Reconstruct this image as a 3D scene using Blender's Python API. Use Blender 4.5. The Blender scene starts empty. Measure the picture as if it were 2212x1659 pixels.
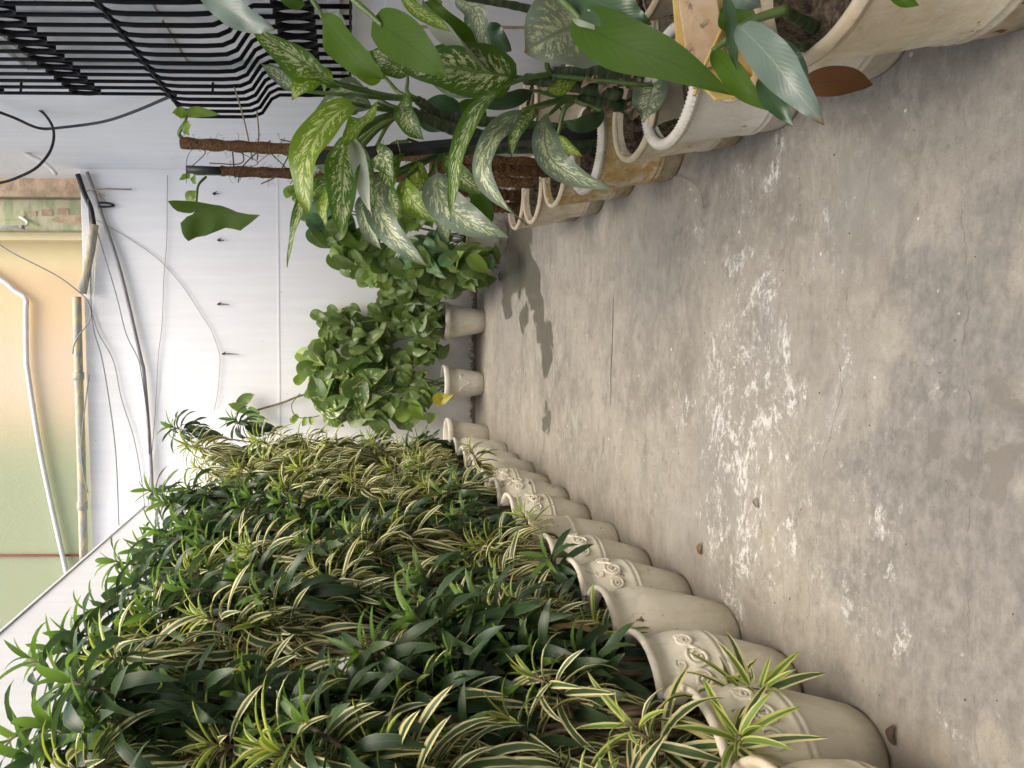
import bpy, bmesh, math, random
from mathutils import Vector, Matrix, Quaternion, noise as mnoise

random.seed(7)
V = Vector
PI = math.pi
R = math.radians
sc = bpy.context.scene
COL = sc.collection

# ------------------------------------------------------------------ camera
# The photograph was taken upright and is stored turned a quarter: world up points to image left.
FPX, CPX, CPY = 1475.0, 1106.0, 829.5          # focal length and centre in units of a 2212 px wide picture
CAM = V((0, 0, 1.5))
YAW, PITCH = R(4.7), R(1.0)
SHIFT_PX = 353 - FPX * math.tan(PITCH)
Fw = V((-math.sin(YAW) * math.cos(PITCH), math.cos(YAW) * math.cos(PITCH), -math.sin(PITCH)))
Rt = V((math.cos(YAW), math.sin(YAW), 0))
Up = Rt.cross(Fw)
cd = bpy.data.cameras.new('camera')
cam = bpy.data.objects.new('camera', cd)
COL.objects.link(cam)
cd.sensor_fit = 'HORIZONTAL'
cd.sensor_width = 36
cd.lens = 36 * FPX / 2212
cd.shift_x = SHIFT_PX / 2212
cd.clip_start = 0.05
cd.clip_end = 300
rot = Matrix((-Up, Rt, -Fw)).transposed()
cam.matrix_world = Matrix.Translation(CAM) @ rot.to_4x4()
sc.camera = cam


def ray(px, py):
    return Fw + Rt * ((CPY - py) / FPX) + Up * ((CPX - px - SHIFT_PX) / FPX)


def atY(px, py, y):
    d = ray(px, py)
    return CAM + d * (y / d.y)


def atX(px, py, x):
    d = ray(px, py)
    return CAM + d * (x / d.x)


def atZ(px, py, z=0.0):
    d = ray(px, py)
    return CAM + d * ((z - CAM.z) / d.z)


# ------------------------------------------------------------------ sky and sun
SUN_EL, SUN_AZ = R(66), R(140)      # azimuth: clockwise from +Y, direction the light comes from
w = bpy.data.worlds.new('World')
sc.world = w
w.use_nodes = True
wn = w.node_tree
sky = wn.nodes.new('ShaderNodeTexSky')
sky.sky_type = 'NISHITA'
sky.sun_disc = False
sky.sun_elevation = SUN_EL
sky.sun_rotation = SUN_AZ
sky.air_density = 1.0
sky.dust_density = 7.0
sky.ozone_density = 1.0
bg = wn.nodes['Background']
bg.inputs['Strength'].default_value = 0.15
wn.links.new(sky.outputs[0], bg.inputs['Color'])
sd = bpy.data.lights.new('sun', 'SUN')
sd.energy = 1.4
sd.angle = R(50)
sd.color = (1.0, 0.95, 0.87)
sun = bpy.data.objects.new('sun', sd)
COL.objects.link(sun)
sdir = V((math.sin(SUN_AZ) * math.cos(SUN_EL), math.cos(SUN_AZ) * math.cos(SUN_EL), math.sin(SUN_EL)))
sun.rotation_euler = sdir.to_track_quat('Z', 'Y').to_euler()
sun.location = (0, 0, 12)
vs = sc.view_settings
vs.view_transform = 'Standard'
vs.look = 'None'
vs.gamma = 1
vs.use_curve_mapping = False
vs.exposure = 1.2
sc.cycles.use_denoising = True
sc.cycles.max_bounces = 5
sc.cycles.diffuse_bounces = 4
sc.cycles.glossy_bounces = 2
sc.cycles.transmission_bounces = 3
sc.cycles.caustics_reflective = False
sc.cycles.caustics_refractive = False
sc.cycles.use_adaptive_sampling = True
sc.cycles.adaptive_threshold = 0.03
sc.cycles.transparent_max_bounces = 8


# ------------------------------------------------------------------ node helpers
class NT:
    def __init__(self, name):
        self.m = bpy.data.materials.new(name)
        self.m.use_nodes = True
        self.t = self.m.node_tree
        self.n = self.t.nodes
        self.b = self.n['Principled BSDF']
        self.out = self.n['Material Output']
        self._pos = None

    def new(self, kind, **kw):
        x = self.n.new(kind)
        for k, v in kw.items():
            setattr(x, k, v)
        return x

    def put(self, sock, v):
        if v is None:
            return
        if hasattr(v, 'is_output') or isinstance(v, bpy.types.NodeSocket):
            self.t.links.new(v, sock)
        elif isinstance(v, (tuple, list)) and len(v) == 3 and sock.type == 'RGBA':
            sock.default_value = (*v, 1)
        else:
            sock.default_value = v

    def pos(self):
        if self._pos is None:
            g = self.new('ShaderNodeNewGeometry')
            self._pos = g.outputs['Position']
        return self._pos

    def obj(self):
        return self.new('ShaderNodeTexCoord').outputs['Object']

    def uv(self):
        return self.new('ShaderNodeTexCoord').outputs['UV']

    def xyz(self, v):
        s = self.new('ShaderNodeSeparateXYZ')
        self.put(s.inputs[0], v)
        return s.outputs[0], s.outputs[1], s.outputs[2]

    def comb(self, x, y, z):
        c = self.new('ShaderNodeCombineXYZ')
        for i, v in enumerate((x, y, z)):
            self.put(c.inputs[i], v)
        return c.outputs[0]

    def mapv(self, v, scale=(1, 1, 1), loc=(0, 0, 0), rot=(0, 0, 0)):
        m = self.new('ShaderNodeMapping')
        self.put(m.inputs['Vector'], v)
        m.inputs['Scale'].default_value = scale
        m.inputs['Location'].default_value = loc
        m.inputs['Rotation'].default_value = rot
        return m.outputs[0]

    def noise(self, v, scale=5, detail=4, rough=0.55, dist=0.0):
        n = self.new('ShaderNodeTexNoise')
        self.put(n.inputs['Vector'], v)
        n.inputs['Scale'].default_value = scale
        n.inputs['Detail'].default_value = detail
        n.inputs['Roughness'].default_value = rough
        n.inputs['Distortion'].default_value = dist
        return n.outputs[0]

    def vor(self, v, scale=5, feature='F1', out='Distance'):
        n = self.new('ShaderNodeTexVoronoi', feature=feature)
        self.put(n.inputs['Vector'], v)
        n.inputs['Scale'].default_value = scale
        return n.outputs[out]

    def ramp(self, v, a, b, lo=0.0, hi=1.0, smooth=True):
        m = self.new('ShaderNodeMapRange')
        m.interpolation_type = 'SMOOTHSTEP' if smooth else 'LINEAR'
        self.put(m.inputs[0], v)
        for i, x in enumerate((a, b, lo, hi)):
            self.put(m.inputs[i + 1], x)
        return m.outputs[0]

    def math(self, op, a, b=None, c=None):
        m = self.new('ShaderNodeMath', operation=op)
        self.put(m.inputs[0], a)
        self.put(m.inputs[1], b)
        self.put(m.inputs[2], c)
        return m.outputs[0]

    def mul(self, *a):
        r = a[0]
        for x in a[1:]:
            r = self.math('MULTIPLY', r, x)
        return r

    def add(self, *a):
        r = a[0]
        for x in a[1:]:
            r = self.math('ADD', r, x)
        return r

    def mix(self, f, a, b):
        m = self.new('ShaderNodeMix', data_type='RGBA')
        self.put(m.inputs[0], f)
        self.put(m.inputs[6], a)
        self.put(m.inputs[7], b)
        return m.outputs[2]

    def vmath(self, op, a, b):
        m = self.new('ShaderNodeVectorMath', operation=op)
        self.put(m.inputs[0], a)
        self.put(m.inputs[1], b)
        return m.outputs[0]

    def bump(self, h, strength=0.3, dist=0.01):
        b = self.new('ShaderNodeBump')
        b.inputs['Strength'].default_value = strength
        b.inputs['Distance'].default_value = dist
        self.put(b.inputs['Height'], h)
        self.put(self.b.inputs['Normal'], b.outputs[0])

    def base(self, c, rough=0.8, spec=0.3, metal=0.0):
        self.put(self.b.inputs['Base Color'], c)
        self.put(self.b.inputs['Roughness'], rough)
        self.put(self.b.inputs['Specular IOR Level'], spec)
        self.put(self.b.inputs['Metallic'], metal)

    def blob(self, cx, cy, rx, ry, warp=None, soft=0.6):
        """soft elliptical patch on the ground, 1 inside and 0 outside"""
        key = id(warp)
        if not hasattr(self, '_bc'):
            self._bc = {}
        if key not in self._bc:
            p = self.pos()
            if warp is not None:
                p = self.vmath('ADD', p, warp)
            self._bc[key] = self.xyz(p)
            self._keep = getattr(self, '_keep', []) + [warp]
        x, y, _ = self._bc[key]
        dx = self.math('DIVIDE', self.math('SUBTRACT', x, cx), rx)
        dy = self.math('DIVIDE', self.math('SUBTRACT', y, cy), ry)
        d = self.math('SQRT', self.add(self.mul(dx, dx), self.mul(dy, dy)))
        return self.ramp(d, 1.0, 1.0 - soft, 0.0, 1.0)


M = {}


def simple(name, c, rough=0.7, spec=0.3, metal=0.0, var=0.12, nscale=12.0, bump=0.0, bscale=60.0):
    t = NT(name)
    n = t.noise(t.pos(), nscale, 5)
    dark = tuple(x * (1 - var) for x in c)
    lite = tuple(min(1, x * (1 + var)) for x in c)
    t.base(t.mix(t.ramp(n, 0.3, 0.7), dark, lite), rough, spec, metal)
    if bump:
        t.bump(t.noise(t.pos(), bscale, 4), bump, 0.004)
    M[name] = t.m
    return t.m


def gp(px, py):
    p = atZ(px, py)
    return p.x, p.y


def mat_floor():
    t = NT('stained_concrete')
    p = t.pos()
    wv = t.new('ShaderNodeTexNoise')
    t.put(wv.inputs['Vector'], p)
    wv.inputs['Scale'].default_value = 5.0
    wv.inputs['Detail'].default_value = 5
    warp = t.vmath('MULTIPLY', t.vmath('SUBTRACT', wv.outputs['Color'], (0.5, 0.5, 0.5)), (0.75, 0.75, 0))
    ps = t.mapv(p, (0.62, 1.0, 1.0))
    n1 = t.noise(ps, 1.7, 7, 0.62, 0.5)
    n2 = t.noise(ps, 6.5, 9, 0.68, 0.7)
    n3 = t.noise(ps, 30, 9, 0.74)
    n4 = t.noise(p, 150, 3, 0.6)
    n7 = t.noise(ps, 14, 8, 0.7, 0.5)
    c = t.mix(t.ramp(n1, 0.34, 0.66), (0.232, 0.215, 0.190), (0.318, 0.296, 0.262))
    c = t.mix(t.mul(t.ramp(n2, 0.47, 0.68), 0.75), c, (0.365, 0.342, 0.308))
    c = t.mix(t.mul(t.ramp(n2, 0.49, 0.32), 0.5), c, (0.175, 0.160, 0.140))
    c = t.mix(t.mul(t.ramp(n7, 0.52, 0.66), 0.45), c, (0.385, 0.363, 0.328))
    c = t.mix(t.mul(t.ramp(n7, 0.47, 0.33), 0.45), c, (0.155, 0.142, 0.126))
    c = t.mix(t.mul(t.ramp(n3, 0.50, 0.66), 0.40), c, (0.41, 0.388, 0.352))
    c = t.mix(t.mul(t.ramp(n3, 0.47, 0.33), 0.42), c, (0.138, 0.127, 0.112))
    c = t.mix(t.mul(t.ramp(n4, 0.52, 0.70), 0.3), c, (0.12, 0.11, 0.097))
    # large worn grey patch where the skim coat has gone
    x, y = gp(2040, 1220)
    g = t.math('MAXIMUM', t.blob(x, y, 0.62, 0.42, warp, 0.4), t.blob(x + 0.55, y + 0.02, 0.4, 0.25, warp, 0.5))
    c = t.mix(t.mul(g, 0.72), c, t.mix(t.ramp(n3, 0.35, 0.65), (0.135, 0.130, 0.126), (0.23, 0.222, 0.212)))
    # grey-blue rubbed areas
    for (px, py, rx, ry, a) in ((1560, 1000, 0.5, 0.3, .6), (1660, 760, .3, .2, .5), (1780, 900, .4, .25, .45), (1400, 620, .5, .5, .3),
                                (1090, 740, .7, .8, .4), (1880, 430, .3, .2, .5), (1480, 1150, .35, .35, .35)):
        x, y = gp(px, py)
        c = t.mix(t.mul(t.blob(x, y, rx, ry, warp, 0.8), a), c, (0.245, 0.237, 0.230))
    # white lime bloom: ragged deposits
    ef = None
    for (px, py, rx, ry, a) in ((1580, 860, .45, .26, 1), (1630, 980, .55, .30, 1), (1570, 1130, .45, .3, .9), (1670, 780, .25, .16, 1),
                                (1580, 555, .16, .15, 1), (1600, 520, .10, .05, 1), (1640, 640, .3, .16, .7), (1600, 1230, .3, .25, .9),
                                (1610, 400, .16, .16, .9), (1680, 350, .14, .10, 1), (1760, 560, .2, .12, .6), (1830, 530, .15, .1, .6),
                                (1800, 850, .3, .14, .55), (1470, 900, .10, .12, 1), (1530, 1450, .3, .2, .5), (2100, 1600, .12, .08, .8),
                                (1520, 480, .12, .22, .6), (1830, 640, .18, .08, .5), (1950, 900, .5, .2, .35), (1700, 1100, .5, .2, .6),
                                (1850, 1250, .5, .3, .45), (1440, 1000, .5, .6, .3)):
        x, y = gp(px, py)
        b = t.mul(t.blob(x, y, rx, ry, warp, 0.7), a)
        ef = b if ef is None else t.math('MAXIMUM', ef, b)
    n5 = t.noise(ps, 9.0, 10, 0.76, 0.9)
    n6 = t.noise(ps, 52, 7, 0.8)
    lace = t.ramp(t.math('ABSOLUTE', t.math('SUBTRACT', t.noise(ps, 4.2, 8, 0.68, 0.6), 0.5)), 0.045, 0.004)
    rag = t.ramp(t.add(t.mul(n5, 0.5), t.mul(n6, 0.42), t.mul(ef, 0.08), t.mul(lace, 0.10)), 0.585, 0.69)
    rag = t.mul(rag, t.ramp(ef, 0.0, 0.6))
    thin = t.mul(t.ramp(t.add(t.mul(n6, 0.6), t.mul(n5, 0.4)), 0.48, 0.62), t.ramp(ef, 0.0, 0.9))
    c = t.mix(t.mul(thin, 0.7), c, (0.50, 0.492, 0.475))
    c = t.mix(t.mul(rag, 0.8), c, (0.64, 0.635, 0.62))
    # paint flecks
    vd = t.new('ShaderNodeTexVoronoi', feature='F1')
    t.put(vd.inputs['Vector'], t.mapv(p, (1, 1, 0)))
    vd.inputs['Scale'].default_value = 9
    fleck = t.mul(t.ramp(vd.outputs['Distance'], 0.07, 0.045), t.ramp(n2, 0.44, 0.54))
    c = t.mix(fleck, c, (0.58, 0.56, 0.52))
    vd2 = t.vor(t.mapv(p, (1, 1, 0), (3.3, 1.7, 0)), 7)
    c = t.mix(t.mul(t.ramp(vd2, 0.03, 0.015), t.ramp(n1, 0.4, 0.6)), c, (0.06, 0.05, 0.045))
    # damp stain running out from the pots by the back wall
    wet = None
    warp2 = t.vmath('MULTIPLY', warp, (0.45, 0.7, 0))
    for (px, py, rx, ry) in ((1120, 560, .42, .55), (1150, 620, .26, .3), (1165, 690, .24, .2), (1178, 745, .22, .14), (1184, 790, .15, .1),
                             (1182, 910, .12, .16), (1095, 640, .3, .3), (1130, 690, .16, .13)):
        x, y = gp(px, py)
        b = t.blob(x, y, rx, ry, warp2, 0.4)
        wet = b if wet is None else t.math('MAXIMUM', wet, b)
    wst = t.noise(t.mapv(p, (2.2, 13, 1)), 1.0, 6, 0.65)
    wet = t.ramp(t.add(wet, t.mul(t.math('SUBTRACT', n2, 0.5), 0.9), t.mul(t.math('SUBTRACT', wst, 0.5), 1.5)), 0.42, 0.55)
    c = t.mix(t.mul(wet, 0.8), c, (0.085, 0.082, 0.064))
    # broken dark patch by the picture's edge
    x, y = gp(2175, 985)
    dk = t.ramp(t.add(t.blob(x, y, .16, .09, warp, 0.6), t.mul(t.math('SUBTRACT', n3, 0.5), 3.0)), 0.45, 0.75)
    c = t.mix(t.mul(dk, 0.5, t.ramp(n3, 0.35, 0.6)), c, (0.12, 0.105, 0.085))
    # grime along both pot rows and the back wall
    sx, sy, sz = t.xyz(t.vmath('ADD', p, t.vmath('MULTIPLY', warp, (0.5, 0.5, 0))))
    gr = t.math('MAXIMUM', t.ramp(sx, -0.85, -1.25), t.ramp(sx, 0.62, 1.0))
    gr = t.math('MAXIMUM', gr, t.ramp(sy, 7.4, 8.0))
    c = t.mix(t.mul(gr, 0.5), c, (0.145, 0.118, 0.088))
    # hairline cracks
    x0, y0, _ = t.xyz(p)
    wob = t.mul(t.math('SUBTRACT', t.noise(p, 6, 5), 0.5), 0.12)
    xa, ya = gp(1322, 760)
    d1 = t.math('ABSOLUTE', t.math('SUBTRACT', t.add(y0, t.mul(wob, 0.35)), ya))
    crack = t.mul(t.ramp(d1, 0.010, 0.002), t.ramp(t.math('ABSOLUTE', t.math('SUBTRACT', x0, xa)), 0.36, 0.26))
    xa, ya = gp(1800, 900)
    d2 = t.math('ABSOLUTE', t.math('SUBTRACT', t.add(y0, wob, t.mul(x0, 0.12)), ya + xa * 0.12))
    crack = t.math('MAXIMUM', crack, t.mul(t.ramp(d2, 0.0022, 0.0006), t.mul(0.5, t.ramp(n2, 0.4, 0.6))))
    xa, ya = gp(2085, 600)
    d3 = t.math('ABSOLUTE', t.math('SUBTRACT', t.add(y0, wob, t.mul(x0, -0.1)), ya - xa * 0.1))
    crack = t.math('MAXIMUM', crack, t.mul(t.ramp(d3, 0.002, 0.0005), t.mul(0.45, t.ramp(n2, 0.42, 0.58))))
    c = t.mix(crack, c, (0.06, 0.055, 0.05))
    rough = t.math('SUBTRACT', t.ramp(n2, 0.3, 0.7, 0.62, 0.8), t.mul(wet, 0.35))
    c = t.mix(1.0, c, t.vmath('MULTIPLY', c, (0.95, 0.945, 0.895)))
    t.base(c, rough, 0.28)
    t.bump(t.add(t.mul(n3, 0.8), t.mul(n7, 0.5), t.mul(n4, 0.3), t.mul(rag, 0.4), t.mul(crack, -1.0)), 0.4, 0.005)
    M['floor'] = t.m


def mat_paint():
    t = NT('white_wall_paint')
    p = t.pos()
    st = t.noise(t.mapv(p, (5, 5, 0.35)), 2.5, 6, 0.6)
    pn = t.noise(p, 1.1, 4)
    hz = t.noise(t.mapv(p, (0.4, 0.4, 9)), 3.0, 5, 0.6)
    c = t.mix(t.ramp(st, 0.35, 0.7), (0.745, 0.745, 0.74), (0.79, 0.79, 0.785))
    c = t.mix(t.mul(t.ramp(pn, 0.5, 0.75), 0.3), c, (0.69, 0.695, 0.69))
    c = t.mix(t.mul(t.ramp(hz, 0.6, 0.78), 0.07), c, (0.60, 0.60, 0.58))
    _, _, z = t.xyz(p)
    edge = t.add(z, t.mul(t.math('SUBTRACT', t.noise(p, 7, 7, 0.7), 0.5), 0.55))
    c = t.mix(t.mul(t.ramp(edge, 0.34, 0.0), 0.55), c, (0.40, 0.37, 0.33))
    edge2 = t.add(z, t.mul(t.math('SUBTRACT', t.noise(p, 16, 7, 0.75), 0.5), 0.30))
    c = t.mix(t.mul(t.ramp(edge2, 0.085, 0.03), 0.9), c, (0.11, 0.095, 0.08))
    sp = t.vor(p, 4.2)
    c = t.mix(t.mul(t.ramp(sp, 0.045, 0.02), 0.6), c, (0.35, 0.33, 0.3))
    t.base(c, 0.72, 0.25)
    t.bump(t.add(t.mul(t.noise(p, 80, 4), 0.4), t.mul(st, 0.25)), 0.10, 0.004)
    M['white'] = t.m


def mat_pot(name, cream=(0.70, 0.66, 0.54), stain=0.0, chips=0.9, dirt=0.5):
    t = NT(name)
    o = t.obj()
    inf = t.new('ShaderNodeObjectInfo')
    shift = t.vmath('ADD', o, t.comb(t.mul(inf.outputs['Random'], 37.0), t.mul(inf.outputs['Random'], 11.0), 0.0))
    n1 = t.noise(shift, 6, 6, 0.6)
    n2 = t.noise(shift, 30, 6, 0.65)
    c = t.mix(t.ramp(n1, 0.3, 0.7), tuple(x * 0.86 for x in cream), cream)
    c = t.mix(t.mul(t.ramp(n2, 0.5, 0.75), 0.25), c, tuple(min(1, x * 1.18) for x in cream))
    c = t.mix(t.mul(t.ramp(inf.outputs['Random'], 0.35, 1.0), 0.4), c, (0.58, 0.52, 0.39))
    _, _, z = t.xyz(o)
    run = t.noise(t.mapv(shift, (26, 26, 2.2)), 1.0, 5, 0.65)
    c = t.mix(t.mul(t.ramp(run, 0.52, 0.75), dirt * 0.6), c, (0.40, 0.34, 0.23))
    blotch = t.noise(t.mapv(shift, (1, 1, .6)), 11, 7, 0.7, 0.4)
    c = t.mix(t.mul(t.ramp(blotch, 0.50, 0.68), dirt * 0.8), c, (0.44, 0.39, 0.28))
    fine = t.noise(shift, 70, 6, 0.75)
    c = t.mix(t.mul(t.ramp(fine, 0.55, 0.72), dirt * 0.55), c, (0.30, 0.25, 0.17))
    low = t.ramp(t.add(z, t.mul(t.math('SUBTRACT', n2, 0.5), 0.16)), 0.12, -0.02)
    c = t.mix(t.mul(low, dirt), c, (0.30, 0.25, 0.17))
    if stain:
        sn = t.noise(shift, 10, 9, 0.75, 0.6)
        s = t.ramp(t.add(sn, t.mul(z, 0.25)), 0.47, 0.60)
        c = t.mix(t.mul(s, stain), c, t.mix(t.ramp(n2, 0.35, 0.65), (0.38, 0.235, 0.075), (0.52, 0.39, 0.18)))
    ch = t.noise(shift, 21, 5, 0.6)
    big = t.noise(shift, 3.5, 3)
    cm = t.mul(t.ramp(ch, 0.625, 0.655), t.ramp(big, 0.48, 0.58), chips)
    c = t.mix(cm, c, (0.10, 0.045, 0.03))
    t.base(c, 0.62, 0.3)
    t.bump(t.add(t.mul(n2, 0.7), t.mul(t.noise(shift, 90, 4), 0.3), t.mul(cm, -0.8)), 0.32, 0.006)
    M[name] = t.m


def leaf_mat(name, colour, back, rough=0.38, trans=0.28, trans_col=None, spec=0.4, bump=None):
    """colour: function(t, u, v, rnd) -> colour socket"""
    t = NT(name)
    u, v, _ = t.xyz(t.uv())
    inf = t.new('ShaderNodeObjectInfo')
    geo = t.new('ShaderNodeNewGeometry')
    rnd = t.math('FRACT', t.add(inf.outputs['Random'], t.mul(geo.outputs['Random Per Island'], 7.31)))
    c = colour(t, u, v, rnd)
    tipn = t.math('FRACT', t.mul(rnd, 13.7))
    c = t.mix(t.mul(t.ramp(v, 0.90, 0.985), t.ramp(tipn, 0.6, 0.66), 0.8), c, (0.22, 0.14, 0.06))
    if back is not None:
        c = t.mix(t.mul(geo.outputs['Backfacing'], 0.55), c, back)
    t.base(c, rough, spec)
    hb = t.mul(t.math('ABSOLUTE', t.math('SUBTRACT', u, 0.5)), -1.0)
    if bump == 'vein':
        vv = t.math('SINE', t.mul(t.math('SUBTRACT', v, t.mul(t.math('ABSOLUTE', t.math('SUBTRACT', u, 0.5)), 0.55)), 95.0))
        t.bump(t.mul(vv, 0.5), 0.12, 0.0012)
    else:
        st = t.math('SINE', t.mul(u, 70.0))
        t.bump(t.mul(st, 0.4), 0.18, 0.0015)
    tr = t.new('ShaderNodeBsdfTranslucent')
    g = t.new('ShaderNodeHueSaturation')
    g.inputs['Saturation'].default_value = 1.15
    g.inputs['Value'].default_value = 1.5
    t.put(g.inputs['Color'], c)
    t.put(tr.inputs['Color'], t.mix(0.35, g.outputs[0], trans_col or (0.25, 0.4, 0.03)))
    ms = t.new('ShaderNodeMixShader')
    ms.inputs[0].default_value = trans
    t.t.links.new(t.b.outputs[0], ms.inputs[1])
    t.t.links.new(tr.outputs[0], ms.inputs[2])
    t.t.links.new(ms.outputs[0], t.out.inputs[0])
    M[name] = t.m


def c_dgreen(young):
    def f(t, u, v, r):
        a = (0.022, 0.047, 0.019) if not young else (0.065, 0.12, 0.028)
        b = (0.050, 0.085, 0.033) if not young else (0.15, 0.26, 0.045)
        c = t.mix(r, a, b)
        e = t.math('ABSOLUTE', t.math('SUBTRACT', u, 0.5))
        c = t.mix(t.mul(t.ramp(e, 0.43, 0.5), 0.5), c, (0.17, 0.26, 0.09))
        c = t.mix(t.mul(t.ramp(e, 0.05, 0.0), 0.35), c, (0.12, 0.19, 0.06))
        return c
    return f


def c_dvar(young):
    def f(t, u, v, r):
        e = t.math('ABSOLUTE', t.math('SUBTRACT', u, 0.5))
        nz = t.noise(t.comb(t.mul(u, 14.0), t.mul(v, 1.2), t.mul(r, 20.0)), 1.0, 2)
        g = t.mix(r, (0.034, 0.070, 0.028), (0.075, 0.125, 0.046)) if not young else t.mix(r, (0.085, 0.16, 0.03), (0.14, 0.24, 0.045))
        g = t.mix(t.mul(t.ramp(nz, 0.55, 0.65), 0.4), g, (0.20, 0.26, 0.13))
        y = t.mix(r, (0.56, 0.51, 0.22), (0.72, 0.67, 0.38)) if not young else t.mix(r, (0.40, 0.43, 0.10), (0.52, 0.52, 0.18))
        wob = t.mul(t.math('SUBTRACT', t.noise(t.comb(0.0, t.mul(v, 2.5), t.mul(r, 31.0)), 1.0, 2), 0.5), 0.08)
        edge = t.add(e, wob)
        lim = t.ramp(r, 0.0, 1.0, 0.17, 0.30, False)
        return t.mix(t.ramp(edge, lim, t.add(lim, 0.035)), g, y)
    return f


def c_dief(tone):
    def f(t, u, v, r):
        e = t.math('ABSOLUTE', t.math('SUBTRACT', u, 0.5))
        side = t.math('SIGN', t.math('SUBTRACT', u, 0.5))
        gs = {'green': ((0.045, 0.105, 0.018), (0.085, 0.165, 0.025)), 'grey': ((0.11, 0.155, 0.10), (0.17, 0.215, 0.145)),
              'pale': ((0.19, 0.235, 0.165), (0.24, 0.285, 0.20)),  # grey tone lightened, with the sky's reflection painted into the leaf colour
              'lime': ((0.11, 0.20, 0.02), (0.17, 0.27, 0.03))}[tone]
        c = t.mix(r, gs[0], gs[1])
        along = t.math('SUBTRACT', t.mul(v, 1.0), t.mul(e, 0.42))
        n = t.noise(t.comb(t.mul(along, 26.0), t.mul(e, 7.0), t.add(t.mul(side, 5.0), t.mul(r, 40.0))), 1.0, 4, 0.65, 0.35)
        n2 = t.noise(t.comb(t.mul(along, 70.0), t.mul(e, 26.0), t.mul(side, 3.0)), 1.0, 3, 0.6)
        low_ = t.noise(t.comb(t.mul(v, 4.0), t.mul(u, 3.0), t.mul(r, 17.0)), 1.0, 2)
        mask = t.mul(t.ramp(e, 0.45, 0.30), t.ramp(low_, 0.30, 0.52, 0.55, 1.0), t.ramp(e, 0.01, 0.05), t.ramp(v, 0.02, 0.12), t.ramp(v, 0.99, 0.85))
        s = t.mul(t.ramp(t.add(t.mul(n, 0.72), t.mul(n2, 0.28)), t.add(0.455, t.mul(e, 0.24)), t.add(0.49, t.mul(e, 0.24))), mask)
        c = t.mix(t.mul(s, 0.88), c, (0.62, 0.66, 0.38) if tone != 'lime' else (0.64, 0.70, 0.28))
        c = t.mix(t.mul(t.ramp(e, 0.022, 0.008), 0.6), c, (0.20, 0.27, 0.10))
        return c
    return f


def c_plain(a, b, vein=(0.02, 0.045, 0.01), margin=None):
    def f(t, u, v, r):
        e = t.math('ABSOLUTE', t.math('SUBTRACT', u, 0.5))
        along = t.math('SUBTRACT', v, t.mul(e, 0.55))
        n = t.noise(t.comb(t.mul(along, 22.0), t.mul(e, 3.0), t.mul(r, 25.0)), 1.0, 3)
        c = t.mix(t.add(t.mul(r, 0.6), t.mul(n, 0.4)), a, b)
        c = t.mix(t.mul(t.ramp(e, 0.025, 0.008), 0.6), c, vein)
        ln_ = t.ramp(t.math('SINE', t.mul(t.math('SUBTRACT', v, t.mul(e, 0.75)), 62.0)), 0.90, 1.0)
        c = t.mix(t.mul(ln_, t.ramp(e, 0.45, 0.2), 0.13), c, tuple(min(1, q * 2.0 + .02) for q in b))
        if margin:
            c = t.mix(t.mul(t.ramp(e, 0.44, 0.5), 0.5), c, margin)
        return c
    return f


def c_golden(t, u, v, r):
    e = t.math('ABSOLUTE', t.math('SUBTRACT', u, 0.5))
    side = t.math('SIGN', t.math('SUBTRACT', u, 0.5))
    c = t.mix(r, (0.065, 0.125, 0.03), (0.12, 0.20, 0.045))
    along = t.math('SUBTRACT', v, t.mul(e, 0.7))
    n = t.noise(t.comb(t.mul(along, 9.0), t.mul(e, 2.5), t.add(t.mul(side, 5.0), t.mul(r, 40.0))), 1.0, 4, 0.6)
    lim = t.ramp(t.math('FRACT', t.mul(r, 5.0)), 0.0, 1.0, 0.50, 0.66, False)
    c = t.mix(t.mul(t.ramp(n, lim, t.add(lim, 0.05)), 0.85), c, (0.55, 0.58, 0.24))
    return t.mix(t.mul(t.ramp(e, 0.02, 0.006), 0.5), c, (0.28, 0.36, 0.12))


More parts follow.
